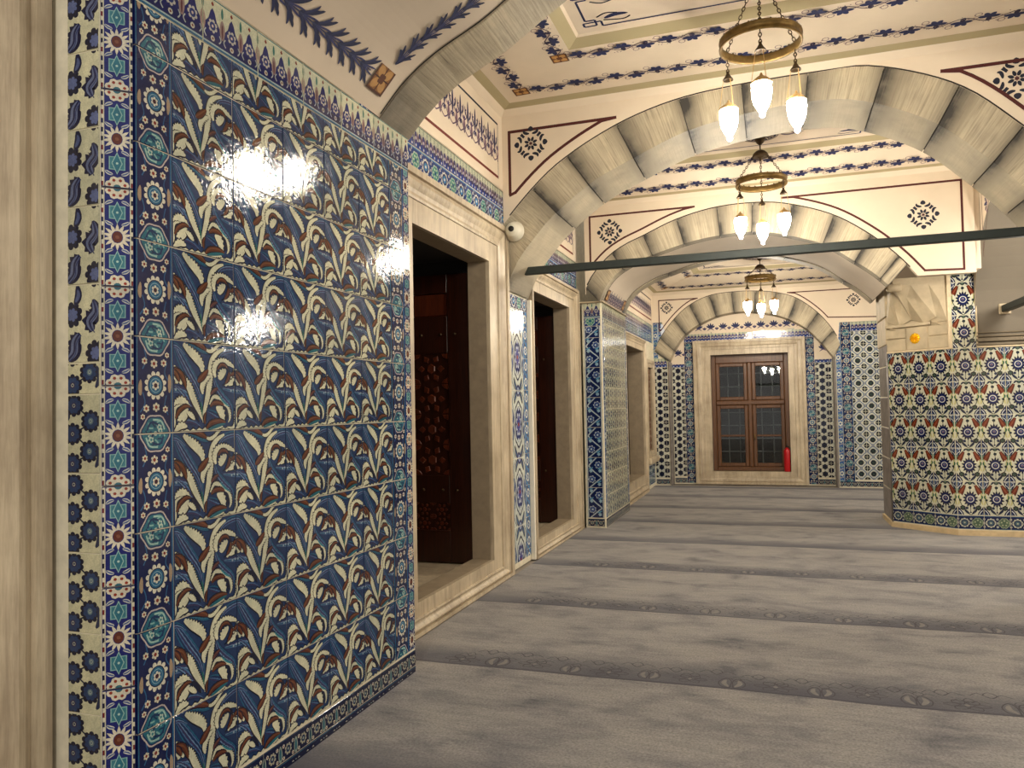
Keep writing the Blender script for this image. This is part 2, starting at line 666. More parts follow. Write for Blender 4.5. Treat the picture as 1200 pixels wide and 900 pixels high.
def pat_saz():
    """curling serrated leaves: dark blue leaf masses, pale ground showing between them, rust-brown turned edges"""
    p = Pat(.314, .315, '#1d3560')
    p.wrapx = True

    def U(pts):
        out = []
        for x, y in pts:
            s = (x - 18) / 525
            top, bot = 14 + 26 * s, 832 - 24 * s
            out.append((s * p.w, (bot - y) / (bot - top) * p.h))
        return out

    W = p.w
    PALE = '#cfceb4'

    def mass(pts, wd, cols, n=5):
        q = U(pts)
        for k, c in enumerate(cols):
            o = (k - (len(cols) - 1) / 2) / len(cols) * 2
            lw = wd / len(cols) * .34
            p.leaf(q, lw * W, c, n, off=o * wd / lw * .5, saw=.5)

    def hole(pts, wd, n=6, saw=.24):
        q = U(pts)
        p.leaf(q, (wd + .034) * W, '#0d142c', n, saw=saw)
        p.leaf(q, wd * W, PALE, n, saw=saw)

    def rust(pts, wd, n=6, c='#582d20'):
        q = U(pts)
        p.leaf(q, (wd + .028) * W, '#16142a', n, saw=.1)
        p.leaf(q, wd * W, c, n)
        p.leaf(q, wd * W * .3, '#70452f', n, off=.8)

    def dark(pts, wd, n=6, c='#141b38'):
        p.leaf(U(pts), wd * W, c, n)

    L1, L2, L3, TL, PU = '#4a6a96', '#142a54', '#6a88ac', '#1c6080', '#3a2f58'
    mass([(30, 60), (75, 160), (140, 300), (215, 450), (250, 600)], .30, [TL, L2, L1, PU, L3, L2, L1, TL])
    mass([(385, 190), (420, 120), (490, 85), (570, 90), (640, 160)], .16, [L1, PU, L3, L2, TL])
    mass([(350, 320), (380, 420), (440, 510), (505, 590), (520, 680)], .22, [L2, L3, PU, L1, TL, L2])
    mass([(430, 430), (530, 445), (620, 455), (690, 520), (745, 620), (775, 700)], .20, [L1, TL, L3, PU, L2])
    mass([(30, 420), (80, 470), (130, 545), (185, 640), (235, 740)], .14, [L2, L3, PU, L1])
    mass([(295, 640), (340, 660), (400, 700), (450, 760)], .16, [PU, L1, L2, TL])
    mass([(40, 770), (110, 740), (180, 750), (240, 790)], .12, [L2, PU, L1])
    mass([(120, 40), (190, 75), (250, 110), (310, 120), (370, 70)], .10, [L2, TL, '#2c6a86'])
    # pale ground
    hole([(10, 818), (150, 826), (300, 814), (450, 806), (570, 800)], .05, 6, .5)
    hole([(270, 72), (310, 100), (352, 88), (395, 42), (445, 20)], .045)
    hole([(445, 75), (388, 108), (347, 160), (328, 230), (320, 320), (312, 400), (302, 480), (284, 570), (265, 660), (256, 745)], .088, 7, .12)
    hole([(322, 325), (272, 368), (250, 430), (256, 490)], .075)
    hole([(98, 45), (150, 105), (205, 165), (246, 232), (258, 318)], .108)
    hole([(12, 238), (50, 290), (92, 352), (140, 420), (168, 505), (198, 585), (228, 655), (252, 722)], .088, 7)
    hole([(366, 335), (354, 275), (374, 214), (430, 190), (490, 204), (548, 244)], .085)
    hole([(402, 355), (420, 305), (462, 262)], .10)
    hole([(452, 408), (492, 352), (545, 312), (590, 360), (606, 410)], .10)
    hole([(480, 398), (540, 365), (580, 398)], .08)
    hole([(22, 610), (50, 565), (92, 548), (145, 600)], .085)
    hole([(55, 745), (98, 682), (132, 622)], .11)
    hole([(125, 650), (160, 680), (188, 718)], .06)
    hole([(30, 815), (75, 772), (125, 780)], .075)
    hole([(312, 580), (345, 515), (385, 520), (435, 585), (484, 630), (494, 700), (478, 742)], .055, 7)
    hole([(372, 598), (412, 640), (436, 735)], .105)
    hole([(470, 785), (520, 790), (546, 740), (546, 660), (562, 600), (610, 575)], .045)
    hole([(430, 780), (380, 790), (330, 812)], .035)
    # dark curls and rust edges
    dark([(378, 300), (384, 250), (412, 222), (455, 225), (488, 268), (482, 335), (452, 388), (425, 405)], .050)
    rust([(386, 262), (412, 222), (452, 222), (474, 250)], .038)
    rust([(490, 285), (482, 340), (452, 392)], .045)
    rust([(498, 314), (545, 292), (600, 320), (630, 385), (642, 440)], .062)
    dark([(528, 402), (540, 380), (556, 400)], .05)
    rust([(125, 14), (195, 22), (250, 56), (290, 92)], .065)
    rust([(212, 380), (252, 334), (304, 268)], .070)
    rust([(15, 280), (45, 325), (66, 385)], .050)
    rust([(318, 600), (350, 568), (400, 566), (440, 590)], .050)
    dark([(425, 590), (458, 622), (468, 680), (452, 738)], .042)
    rust([(34, 712), (60, 645), (108, 600), (150, 606)], .045)
    dark([(150, 606), (190, 660), (225, 740)], .06)
    rust([(282, 800), (325, 748), (400, 730), (455, 742)], .055)
    rust([(322, 490), (352, 455), (386, 432)], .045, c='#4d2c3a')
    rust([(272, 760), (268, 700), (282, 650)], .028)
    p.leaf(U([(300, 806), (380, 775), (450, 752)]), .04 * W, '#1f6272', 5)
    p.leaf(U([(236, 560), (244, 620), (250, 690)]), .022 * W, '#2a6a60', 4)
    p.leaf(U([(395, 500), (440, 560), (490, 600)]), .02 * W, '#2f7f90', 4)
    for x, y in ((505, 452), (530, 446), (560, 452)):
        p.disc(*U([(x, y)])[0], .005, '#8fa4b4', 6)
    return p


def small_flower(p, x, y, r, c='#cfcab6', mid='#7c2b22', n=6):
    p.flower(x, y, r, n, c, .6)
    p.disc(x, y, r * .42, mid, 8)


def pat_border():
    p = Pat(.165, .315, NAVY)
    p.wrapy = True
    p.rect(0, 0, .009, .315, '#2a6d8c')
    p.rect(.152, 0, .165, .315, '#1f5d8a')
    for x, y, a in ((.02, .1, .02), (.145, .2, -.02), (.03, .24, .015), (.14, .09, -.015)):
        p.stroke([(x, y - .03), (x + a, y), (x + a * .5, y + .035)], .004, '#2b5f8f', 4)
    cx = .083
    # lobed medallion split by the joint
    o = []
    for i in range(32):
        a = 2 * PI * i / 32
        k = 1 + .05 * math.cos(6 * a) + .12 * (abs(math.cos(a)) ** 6)
        o.append((cx + .058 * k * math.cos(a), .063 * k * math.sin(a)))
    p.star(cx, 0, o, '#b9aFab')
    p.star(cx, 0, [(cx + (x - cx) * .92, y * .92) for x, y in o], '#16305c')
    p.star(cx, 0, [(cx + (x - cx) * .84, y * .84) for x, y in o], '#28687c')
    for k in range(10):
        a = k * 2 * PI / 10 + .2
        p.stroke([(cx + .018 * math.cos(a), .02 * math.sin(a)), (cx + .032 * math.cos(a + .5), .036 * math.sin(a + .5)), (cx + .042 * math.cos(a + .2), .047 * math.sin(a + .2))], .0055, '#7fb0ac' if k % 2 else '#173459', 3)
    for sgn in (1, -1):
        p.stroke([(cx - .035 * sgn, .01 * sgn), (cx - .02 * sgn, .035 * sgn), (cx + .01 * sgn, .03 * sgn), (cx + .015 * sgn, .008 * sgn), (cx, 0)], .007, '#16305c')
        p.stroke([(cx - .01 * sgn, .045 * sgn), (cx + .025 * sgn, .04 * sgn), (cx + .04 * sgn, .012 * sgn)], .006, '#9cc0b8')
        small_flower(p, cx + .018 * sgn, .02 * sgn, .011, '#b4c8bc', '#2c7c88', 5)
        small_flower(p, cx - .022 * sgn, -.008 * sgn, .010, '#b4c8bc', '#2c7c88', 5)
    p.disc(cx, 0, .008, '#b4c8bc', 8)
    # rosette
    y = .1575
    p.flower(cx + .002, y, .048, 12, '#d6d2c0', .72)
    p.disc(cx + .002, y, .034, '#0e1a42', 16)
    p.disc(cx + .002, y, .030, '#235f84', 16)
    p.ring(cx + .002, y, .024, .0025, '#7fa4b4', 14)
    p.flower(cx + .002, y, .016, 6, '#d6d2c0', .6)
    p.disc(cx + .002, y, .008, '#3a1a30', 8)
    for sg in (1, -1):
        for x, yy, r in ((.045, .082, .013), (.087, .086, .0155), (.127, .079, .012), (.03, .055, .010)):
            small_flower(p, x if sg > 0 else .165 - x, .1575 - sg * (.1575 - yy), r)
        p.leaf([(cx - sg * .062, y - sg * .005 - .028), (cx - sg * .064, y - sg * .01), (cx - sg * .061, y + .028 - sg * .01)], .016, '#a58f78', 4)
    return p


def pat_corner():
    p = Pat(.096, .315, ROYAL)
    p.wrapy = True
    for x in (0, .084):
        p.rect(x, 0, x + .012, .315, '#c9c3ac')
        for i in range(11):
            y = i * .315 / 11
            p.rect(x + .003, y + .004, x + .009, y + .019, ['#6c2420', '#191a2c', '#191a2c', '#22264a'][i % 4])
    cx = .048
    # joint flower
    for i in range(8):
        a = 2 * PI * (i + .5) / 8
        p.disc(cx + .024 * math.cos(a), .026 * math.sin(a), .0125, '#d4cbb6', 8)
        p.disc(cx + .024 * math.cos(a), .026 * math.sin(a), .0052, '#8b3222', 6)
    p.disc(cx, 0, .016, '#d4cbb6', 10)
    p.disc(cx, 0, .0115, '#33616e', 10)
    # pointed rosette
    y = .1575
    p.flower(cx, y, .043, 14, '#d4cbb6', .55, pointed=True, per=4)
    p.disc(cx, y, .0165, ROYAL, 12, ry=.020)
    p.disc(cx, y, .0145, '#5d2a1d', 12, ry=.018)
    p.disc(cx, y, .006, '#7c4a36', 8)
    for y in (.079, .236):
        for a in (0, PI / 2):
            q = [(cx + .030 * math.cos(a + k * PI / 2 + PI / 4) * (1.1 if a else .85), y + .030 * math.sin(a + k * PI / 2 + PI / 4)) for k in range(4)]
            p.put([q], '#7fa8a6')
            p.put([[(cx + (x - cx) * .86, y + (yy - y) * .86) for x, yy in q]], '#3a7682')
        q = [(cx, y + .036), (cx - .016, y), (cx, y - .036), (cx + .016, y)]
        p.put([q], '#8fb4ae')
        p.put([[(cx + (x - cx) * .8, y + (yy - y) * .86) for x, yy in q]], '#2e6b7c')
        p.disc(cx, y, .004, '#a9c8c0', 6)
    for y in (.042, .118, .196, .272):
        for sg in (1, -1):
            d = 1 if y in (.042, .196) else -1
            q = [(cx + sg * .012, y), (cx + sg * .024, y + d * .004), (cx + sg * .035, y + d * .012)]
            p.leaf(q, .011, '#c7c6bc', 3)
            p.leaf(q, .005, '#4a5a86', 3)
    return p


def pat_rosettes():
    p = Pat(.146, .25, '#c4bf9f')
    p.wrapy = True
    P = [(.03, .03), (.10, .07), (.03, .125), (.105, .165), (.035, .215)]
    for (a, b), (c, d) in zip(P, P[1:] + [(.03, .28)]):
        p.stroke([(a, b), ((a + c) / 2 + .008, (b + d) / 2), (c, d)], .0055, '#20263c', 3)
    for i, (x, y) in enumerate(P):
        p.flower(x, y, .041, 10, '#131831', .8, ry=.036)
        p.flower(x, y, .029, 8, '#24395f', .8, ry=.026)
        p.disc(x, y, .011, '#566f7c' if i % 2 else '#2b2a4c', 10)
        p.ring(x, y, .006, .002, '#a9ac9c', 8)
    p.leaf([(.125, .02), (.14, .05), (.13, .09)], .02, '#232a46', 4)
    p.leaf([(.0, .165), (.012, .18), (.006, .2)], .016, '#232a46', 4)
    return p


def pat_clouds():
    p = Pat(.146, .25, '#c4c0a2')
    p.wrapy = True
    def cloud(pts, wd):
        p.leaf(pts, wd * 1.42, '#14193a', 5, saw=.25)
        p.leaf(pts, wd * .72, '#5c6686', 5)
        p.stroke(pts, wd * .18, '#1b2146', 5)
        q = [(x + .006, y - .006) for x, y in pts]
        p.stroke(q, wd * .10, '#2c3560', 5)
    cloud([(.01, .012), (.035, .035), (.04, .07), (.06, .095)], .042)
    cloud([(.115, .10), (.10, .13), (.125, .16), (.115, .2)], .040)
    p.flower(.03, .155, .042, 9, '#141932', .78)
    p.flower(.03, .155, .022, 7, '#55608a', .7)
    p.flower(.125, .03, .042, 9, '#141932', .78)
    p.flower(.125, .03, .022, 7, '#55608a', .7)
    p.leaf([(.04, .185), (.055, .215), (.05, .25)], .03, '#1a2040', 4)
    p.leaf([(.043, .195), (.055, .215), (.052, .235)], .014, '#4a557c', 4)
    return p


def pat_crest():
    p = Pat(.315, .19, '#c6c7ae')
    p.wrapx = True
    p.rect(0, 0, .315, .012, '#2c5f86')
    p.rect(0, .012, .315, .018, '#9fb3b4')
    p.rect(0, .018, .315, .062, '#131c58')
    p.rect(0, .182, .315, .19, '#3b6f78')
    for i in range(3):
        x = .0525 + i * .105
        p.star(x, .08, [(x - .046, .05), (x + .046, .05), (x + .040, .085), (x + .022, .105), (x + .012, .135), (x, .15), (x - .012, .135), (x - .022, .105), (x - .040, .085)], '#161f62')
        p.flower(x, .082, .026, 7, '#b9b6ae', .66)
        p.disc(x, .082, .016, '#24346e', 10)
        p.disc(x, .082, .006, '#c9b9b0', 6)
        p.put([[(x, .156), (x - .008, .164), (x, .176), (x + .008, .164)]], '#7a2c20')
        for sg in (-1, 1):
            xx = x + sg * .0525
            p.leaf([(xx, .05), (xx - sg * .002, .09), (xx, .125)], .026, '#a68d84' if sg > 0 else '#8f7a78', 4)
            p.leaf([(xx, .055), (xx, .085), (xx, .11)], .009, '#5b2f38', 4)
            p.leaf([(xx, .13), (xx, .15), (xx, .172)], .013, '#2d6d66', 3)
            p.stroke([(x + sg * .034, .03), (x + sg * .045, .045), (x + sg * .036, .06)], .005, '#aeb6b4', 3)
        p.disc(x, .036, .011, '#bdbcae', 8)
        p.disc(x, .036, .005, '#6e2a2c', 6)
    return p


def pat_base():
    p = Pat(.315, .09, '#121b40')
    p.wrapx = True
    p.rect(0, .083, .315, .09, '#2a5570')
    for i in range(3):
        x = .052 + i * .105
        p.flower(x, .042, .024, 8, '#a9a590', .66)
        p.disc(x, .042, .014, '#1d3154', 10)
        p.disc(x, .042, .006, '#8d9a92', 6)
        xx = x + .0525
        p.leaf([(xx, .004), (xx, .035), (xx, .07)], .026, '#8f9a90', 4)
        p.leaf([(xx, .015), (xx, .035), (xx, .06)], .016, '#2e6272', 4)
        for sg in (-1, 1):
            small_flower(p, xx + sg * .021, .062, .0085)
            small_flower(p, xx + sg * .021, .014, .0085)
    return p


def pat_wallrosette():
    p = Pat(.32, .17, '#1b3a78')
    p.wrapx = True
    p.rect(0, .158, .32, .17, '#4a86b4')
    p.rect(0, 0, .32, .012, '#3a6f9e')
    for x, t in ((.08, 0), (.24, 1)):
        if t:
            p.flower(x, .083, .058, 10, '#cdd0c6', .8)
            p.disc(x, .083, .042, '#1b2f6c', 16)
            p.disc(x, .083, .028, '#3c7ba6', 14)
            p.disc(x, .083, .011, '#d0d0c4', 8)
        else:
            p.flower(x, .083, .060, 8, '#9db7a8', .86)
            p.flower(x, .083, .050, 8, '#3f8378', .84)
            for k in range(6):
                a = k * PI / 3
                p.disc(x + .028 * math.cos(a), .083 + .028 * math.sin(a), .009, '#b4c6b4', 6)
            p.disc(x, .083, .012, '#1b3a78', 8)
    for x in (.0, .16):
        for y in (.035, .083, .13):
            small_flower(p, x, y, .013, '#d6d5c8', '#33406e')
            small_flower(p, x + .02, y + .02, .009, '#c6c9c4', '#33406e')
    return p


def pat_wallcrest():
    p = Pat(.24, .165, '#b9bda6')
    p.wrapx = True
    p.rect(0, 0, .24, .035, '#1d3b82')
    p.rect(0, .035, .24, .05, '#22307a')
    p.rect(0, .155, .24, .165, '#365a58')
    for i in range(4):
        x = .03 + i * .06
        p.leaf([(x, .03), (x, .075), (x, .115)], .048, '#232c6c' if i % 2 else '#3c3a6a', 4)
        p.flower(x, .068, .013, 6, '#b9b0b0', .6)
        p.leaf([(x + .03, .06), (x + .03, .09), (x + .03, .12)], .012, '#7f5a62', 3)
        p.rect(x - .006, .12, x + .002, .15, '#56606a')
        p.disc(x, .02, .010, '#c5cad0', 7)
    return p


def pat_stripside():
    p = Pat(.14, .30, '#24558a')
    p.wrapy = True
    p.rect(0, 0, .012, .30, '#8fb2c8')
    p.rect(.128, 0, .14, .30, '#8fb2c8')
    for y in (.075, .225):
        p.flower(.07, y, .047, 8, '#d5d6cc', .8, ry=.044)
        p.disc(.07, y, .026, '#20468a', 12)
        p.disc(.07, y, .012, '#9fb8c2', 8)
    for y in (0, .15):
        p.leaf([(.03, y - .03), (.07, y), (.11, y + .03)], .03, '#1b2c62', 4)
        p.leaf([(.11, y - .03), (.07, y), (.03, y + .03)], .022, '#3f7fae', 4)
    return p


def pat_stripmid():
    p = Pat(.36, .62, '#c9cec4')
    p.wrapy = True
    cx, cy = .18, .31
    for s, c in ((1, '#15224e'), (.9, '#cfd4ca'), (.76, '#1d3370')):
        o = []
        for i in range(28):
            a = 2 * PI * i / 28
            k = 1 + .08 * abs(math.sin(a)) ** 8 + .04 * math.cos(8 * a)
            o.append((cx + .13 * s * k * math.cos(a), cy + .20 * s * k * math.sin(a)))
        p.star(cx, cy, o, c)
    p.flower(cx, cy, .075, 8, '#c8cdd0', .55, ry=.11)
    p.flower(cx, cy, .055, 8, '#3c3f86', .6, ry=.085)
    p.disc(cx, cy, .02, '#8a3a34', 8)
    for sy in (-1, 1):
        p.flower(cx, cy + sy * .145, .022, 6, '#cfd4d4', .5)
        for sx in (-1, 1):
            p.leaf([(cx + sx * .02, cy + sy * .31), (cx + sx * .08, cy + sy * .26), (cx + sx * .12, cy + sy * .19)], .05, '#222a3c', 5)
            p.leaf([(cx + sx * .03, cy + sy * .30), (cx + sx * .08, cy + sy * .26), (cx + sx * .11, cy + sy * .21)], .02, '#4a6a8c', 5)
            p.leaf([(cx + sx * .17, cy + sy * .14), (cx + sx * .14, cy + sy * .07), (cx + sx * .16, cy)], .028, '#2a4a86', 4)
            p.stroke([(cx + sx * .17, cy + sy * .02), (cx + sx * .15, cy + sy * .12), (cx + sx * .165, cy + sy * .22), (cx + sx * .1, cy + sy * .3)], .010, '#2b3f70')
        p.flower(cx, cy + sy * .31, .06, 8, '#24387a', .7)
        p.flower(cx, cy + sy * .31, .035, 8, '#a8b6c6', .6)
        p.disc(cx, cy + sy * .31, .015, '#2a2f5e', 8)
    return p


def pat_quatrefoil():
    p = Pat(.26, .26, '#c0c0a6')
    p.wrapx = p.wrapy = True
    for x, y in ((.065, .065), (.195, .195), (.065, .195), (.195, .065)):
        d = (x < .1) == (y < .1)
        for k in range(4):
            a = k * PI / 2 + (0 if d else PI / 4)
            p.leaf([(x + .008 * math.cos(a), y + .008 * math.sin(a)), (x + .035 * math.cos(a), y + .035 * math.sin(a)), (x + .062 * math.cos(a), y + .062 * math.sin(a))], .040, '#22345c', 3)
            p.leaf([(x + .016 * math.cos(a), y + .016 * math.sin(a)), (x + .035 * math.cos(a), y + .035 * math.sin(a)), (x + .052 * math.cos(a), y + .052 * math.sin(a))], .016, '#6a7f92', 3)
        p.disc(x, y, .012, '#c2c0a6', 8)
    for x, y in ((0, 0), (.13, .13), (.13, 0), (0, .13)):
        p.flower(x, y, .022, 6, '#3f5a56', .6)
        p.disc(x, y, .008, '#c2c0a6', 6)
    return p


def pat_vine():
    p = Pat(.2, .36, '#142352')
    p.wrapy = True
    p.rect(0, 0, .014, .36, '#b9c3c6')
    p.rect(.186, 0, .2, .36, '#b9c3c6')
    p.stroke([(.03, 0), (.14, .09), (.17, .12), (.1, .18), (.04, .24), (.03, .27), (.1, .34), (.12, .36)], .014, '#a6b4c0', 5)
    for x, y in ((.06, .1), (.14, .27)):
        p.flower(x, y, .046, 7, '#aab8c4', .6)
        p.flower(x, y, .036, 7, '#223c7c', .6)
        p.disc(x, y, .012, '#a9c0c8', 8)
    for x, y in ((.15, .04), (.05, .2), (.16, .2), (.05, .32)):
        p.flower(x, y, .022, 5, '#8fb0c4', .55)
        p.leaf([(x - .03, y + .02), (x, y + .03), (x + .025, y + .045)], .018, '#4f8ab0', 3)
    return p


def pat_narrow():
    p = Pat(.09, .28, '#3a5f96')
    p.wrapy = True
    p.rect(0, 0, .01, .28, '#b4bec0')
    p.rect(.08, 0, .09, .28, '#b4bec0')
    p.flower(.045, .14, .034, 8, '#cdd0c4', .7, ry=.045)
    p.disc(.045, .14, .016, '#2a3f7a', 10)
    p.flower(.045, 0, .030, 8, '#9fb4a8', .8)
    p.flower(.045, 0, .020, 8, '#3c6f86', .8)
    for y in (.07, .21):
        small_flower(p, .03, y, .012)
        small_flower(p, .06, y + .01, .012)
    return p


def pat_dots():
    w, h = .20, .25
    p = Pat(w, h, '#c9c7b8')
    p.wrapx = p.wrapy = True
    for x, y in ((0, 0), (0, .125), (.1, .0625), (.1, .1875)):
        for an in (.56, PI - .56, PI / 2):
            p.stroke([(x, y), (x + .115 * math.cos(an), y + .115 * math.sin(an))], .007, '#5a6276', 1, smooth=False)
    for x, y in ((0, 0), (0, .125), (.1, .0625), (.1, .1875)):
        p.flower(x, y, .045, 6, '#10152a', .9, ry=.047)
        p.ring(x, y, .026, .004, '#2c3860', 8)
    return p


def pat_lattice():
    w = .19
    p = Pat(w, w, '#c4c5ba')
    p.wrapx = p.wrapy = True
    a = w / 2
    for x, y in ((a, 0), (0, a)):
        for k in range(4):
            an = PI / 4 + k * PI / 2
            p.stroke([(x, y), (x + a * .72 * math.cos(an), y + a * .72 * math.sin(an))], .012, '#5a6a8e', 2, smooth=False)
        p.flower(x, y, .024, 4, '#3c4e78', .5, rot=PI / 4)
        p.disc(x, y, .008, '#c4c5ba', 6)
    for x, y in ((0, 0), (a, a)):
        p.flower(x, y, .044, 8, '#161d30', .88)
        p.disc(x, y, .024, '#34443f', 8)
    return p


def pat_tulip():
    W, H = .245, .357
    p = Pat(W, H, '#c9c7b2')
    p.wrapx = p.wrapy = True
    cx, cy = W / 2, .17
    # arabesque on the tile seam
    o = [(0, .100), (.020, .070), (.050, .030), (.060, .004), (.052, -.030), (.028, -.076), (0, -.104), (-.028, -.076), (-.052, -.030), (-.060, .004), (-.050, .030), (-.020, .070)]
    p.star(0, 0, o, '#141c42')
    for sg in (-1, 1):
        p.stroke([(sg * .012, .052), (sg * .034, .026), (sg * .044, -.004), (sg * .026, -.012), (sg * .022, .006)], .008, '#c6cace', 4)
        p.stroke([(sg * .008, -.074), (sg * .018, -.052), (sg * .036, -.040), (sg * .034, -.022)], .007, '#c6cace', 4)
        p.stroke([(sg * .010, .022), (sg * .016, -.02), (sg * .010, -.045)], .006, '#6f86a6', 4)
    p.rect(-.0035, -.10, .0035, .085, '#c9cccb')
    p.put([[(0, .108), (.006, .09), (0, .078), (-.006, .09)]], '#6d3328')
    # tall pale palmette above it
    p.leaf([(0, .106), (0, .18), (0, .262)], .060, '#bdb783', 5)
    p.leaf([(0, .125), (0, .18), (0, .24)], .026, '#d2cfae', 5)
    # diagonal stems
    for sg in (-1, 1):
        p.stroke([(cx, -.005), (cx + sg * .04, .05), (cx + sg * .075, .09), (cx + sg * .10, .15)], .007, '#26302c', 4)
        p.leaf([(cx + sg * .012, .012), (cx + sg * .04, .04), (cx + sg * .06, .062)], .024, '#1e2740', 4)
        p.leaf([(cx + sg * .05, .325), (cx + sg * .03, .345), (cx + sg * .01, .36)], .018, '#1e2740', 4)
        # red tulips
        q = [(cx + sg * .10, .222), (cx + sg * .078, .262), (cx + sg * .048, .318)]
        for wd_, c_ in ((.060, '#3a1812'), (.050, '#66291a')):
            k_ = wd_ / 2
            d_ = Vector((q[2][0] - q[0][0], q[2][1] - q[0][1])).normalized()
            nn = Vector((-d_.y, d_.x))
            A_ = [Vector(q[0]) + nn * k_ * t_ for t_ in (-1.0, -.35, .35, 1.0)]
            B_ = [Vector(q[2]) + nn * k_ * t_ for t_ in (-.42, .42)]
            o_ = [A_[0], A_[1] + d_ * .010, A_[2] + d_ * .010, A_[3], Vector(q[1]) + nn * k_ * .86, B_[1], B_[0], Vector(q[1]) - nn * k_ * .86]
            p.star(q[1][0], q[1][1], [tuple(v_) for v_ in o_], c_)
        p.leaf(q, .014, '#874630', 5)
        p.leaf([(cx + sg * .104, .21), (cx + sg * .112, .19), (cx + sg * .1, .165)], .016, '#2c5a44', 3)
        p.leaf([(cx + sg * .112, .225), (cx + sg * .118, .25), (cx + sg * .105, .29)], .012, '#3d7560', 3)
        # dark buds
        p.flower(cx + sg * .074, .078, .027, 6, '#1c2026', .84)
        p.disc(cx + sg * .074, .078, .016, '#3c4c44', 8)
        p.flower(cx + sg * .035, .075, .016, 5, '#1f2a48', .7)
        p.flower(cx + sg * .095, .16, .014, 5, '#202830', .7)
    p.flower(cx, .344, .023, 6, '#26302e', .84)
    p.disc(cx, .344, .014, '#51645a', 8)
    p.flower(cx, .292, .017, 5, '#1b2334', .8)
    p.stroke([(cx, .24), (cx, .31)], .005, '#26302c', 2)
    p.stroke([(cx, .03), (cx, .11)], .005, '#26302c', 2)
    p.flower(cx, .03, .010, 5, '#1b2344', .75)
    # big blue flower
    p.flower(cx, cy, .074, 14, '#0d1334', .66, pointed=True, per=4, ry=.092)
    p.flower(cx, cy, .054, 14, '#172250', .7, pointed=True, per=4, ry=.068)
    p.ring(cx, cy, .036, .008, '#d2cfc8', 16)
    p.disc(cx, cy, .028, '#1d2756', 14)
    p.disc(cx, cy + .004, .014, '#73718c', 10)
    p.disc(cx, cy, .007, '#5d1f2c', 6)
    return p


def pat_pierbase():
    p = Pat(.245, .145, '#18224e')
    p.wrapx = True
    p.rect(0, .136, .245, .145, '#2c5f86')
    p.rect(0, 0, .245, .008, '#37688c')
    p.flower(.061, .07, .05, 10, '#c3c3ae', .8)
    p.disc(.061, .07, .036, '#18224e', 14)
    p.disc(.061, .07, .026, '#4c6470', 12)
    p.disc(.061, .07, .009, '#bfbfa8', 7)
    p.flower(.184, .07, .056, 8, '#8f9a80', .88)
    p.flower(.184, .07, .047, 8, '#596d58', .86)
    for k in range(5):
        a = k * PI * .4 + .3
        p.disc(.184 + .026 * math.cos(a), .07 + .026 * math.sin(a), .009, '#aab092', 6)
    for x in (.0, .122):
        for y in (.03, .07, .11):
            small_flower(p, x, y, .012, '#c8c7b4', '#2f5a7c')
    return p


PATS.update(saz=pat_saz(), border=pat_border(), corner=pat_corner(), rosettes=pat_rosettes(), clouds=pat_clouds(), crest=pat_crest(), base=pat_base(),
            wallrosette=pat_wallrosette(), wallcrest=pat_wallcrest(), stripside=pat_stripside(), stripmid=pat_stripmid(), quatrefoil=pat_quatrefoil(),
            vine=pat_vine(), narrow=pat_narrow(), dots=pat_dots(), lattice=pat_lattice(), tulip=pat_tulip(), pierbase=pat_pierbase())

# ================================================================== STRUCTURE
XW = -2.232          # left wall core; tile faces stand at -2.22
XW4 = -2.067         # left wall beyond the second pier
YE = 14.112          # end wall core
YR = 14.412          # back of the end recess
floor = obj('floor', MB().box((-3.4, -4, -.15), (9, 15.2, -.012)), FLOORM, kind='structure')
wall_left, wall_end, wall_right, ceiling = structure('wall_left'), structure('wall_end'), structure('wall_right'), structure('ceiling')


def wall_cells(x, y0, y1, z1, openings, depth=.155, name='masonry'):
    """solid stretches of the left wall around its window openings"""
    y = y0
    for (a, b, z0, zt) in sorted(openings):
        a, b, z0, zt = a - .006, b + .006, z0 - .006, zt + .006
        obj(name, MB().box((x, y, 0), (x - depth, a, z1)), GROUT, wall_left)
        obj(name, MB().box((x, a, 0), (x - depth, b, z0)), GROUT, wall_left)
        obj(name, MB().box((x, a, zt), (x - depth, b, z1)), GROUT, wall_left)
        y = b
    obj(name, MB().box((x, y, 0), (x - depth, y1, z1)), GROUT, wall_left)


W1, W2, W3 = (-1.0, 1.39, .2, 2.7), (4.515, 5.945, .21, 2.675), (7.2, 8.59, .165, 2.60)
W4, W5 = (11.3, 12.88, .30, 2.36), (13.33, 13.93, .66, 2.12)
wall_cells(XW, -2.5, 10.65, 4.3, [W1, W2, W3])
wall_cells(XW4, 10.65, YE, 3.7, [W4, W5], .075)


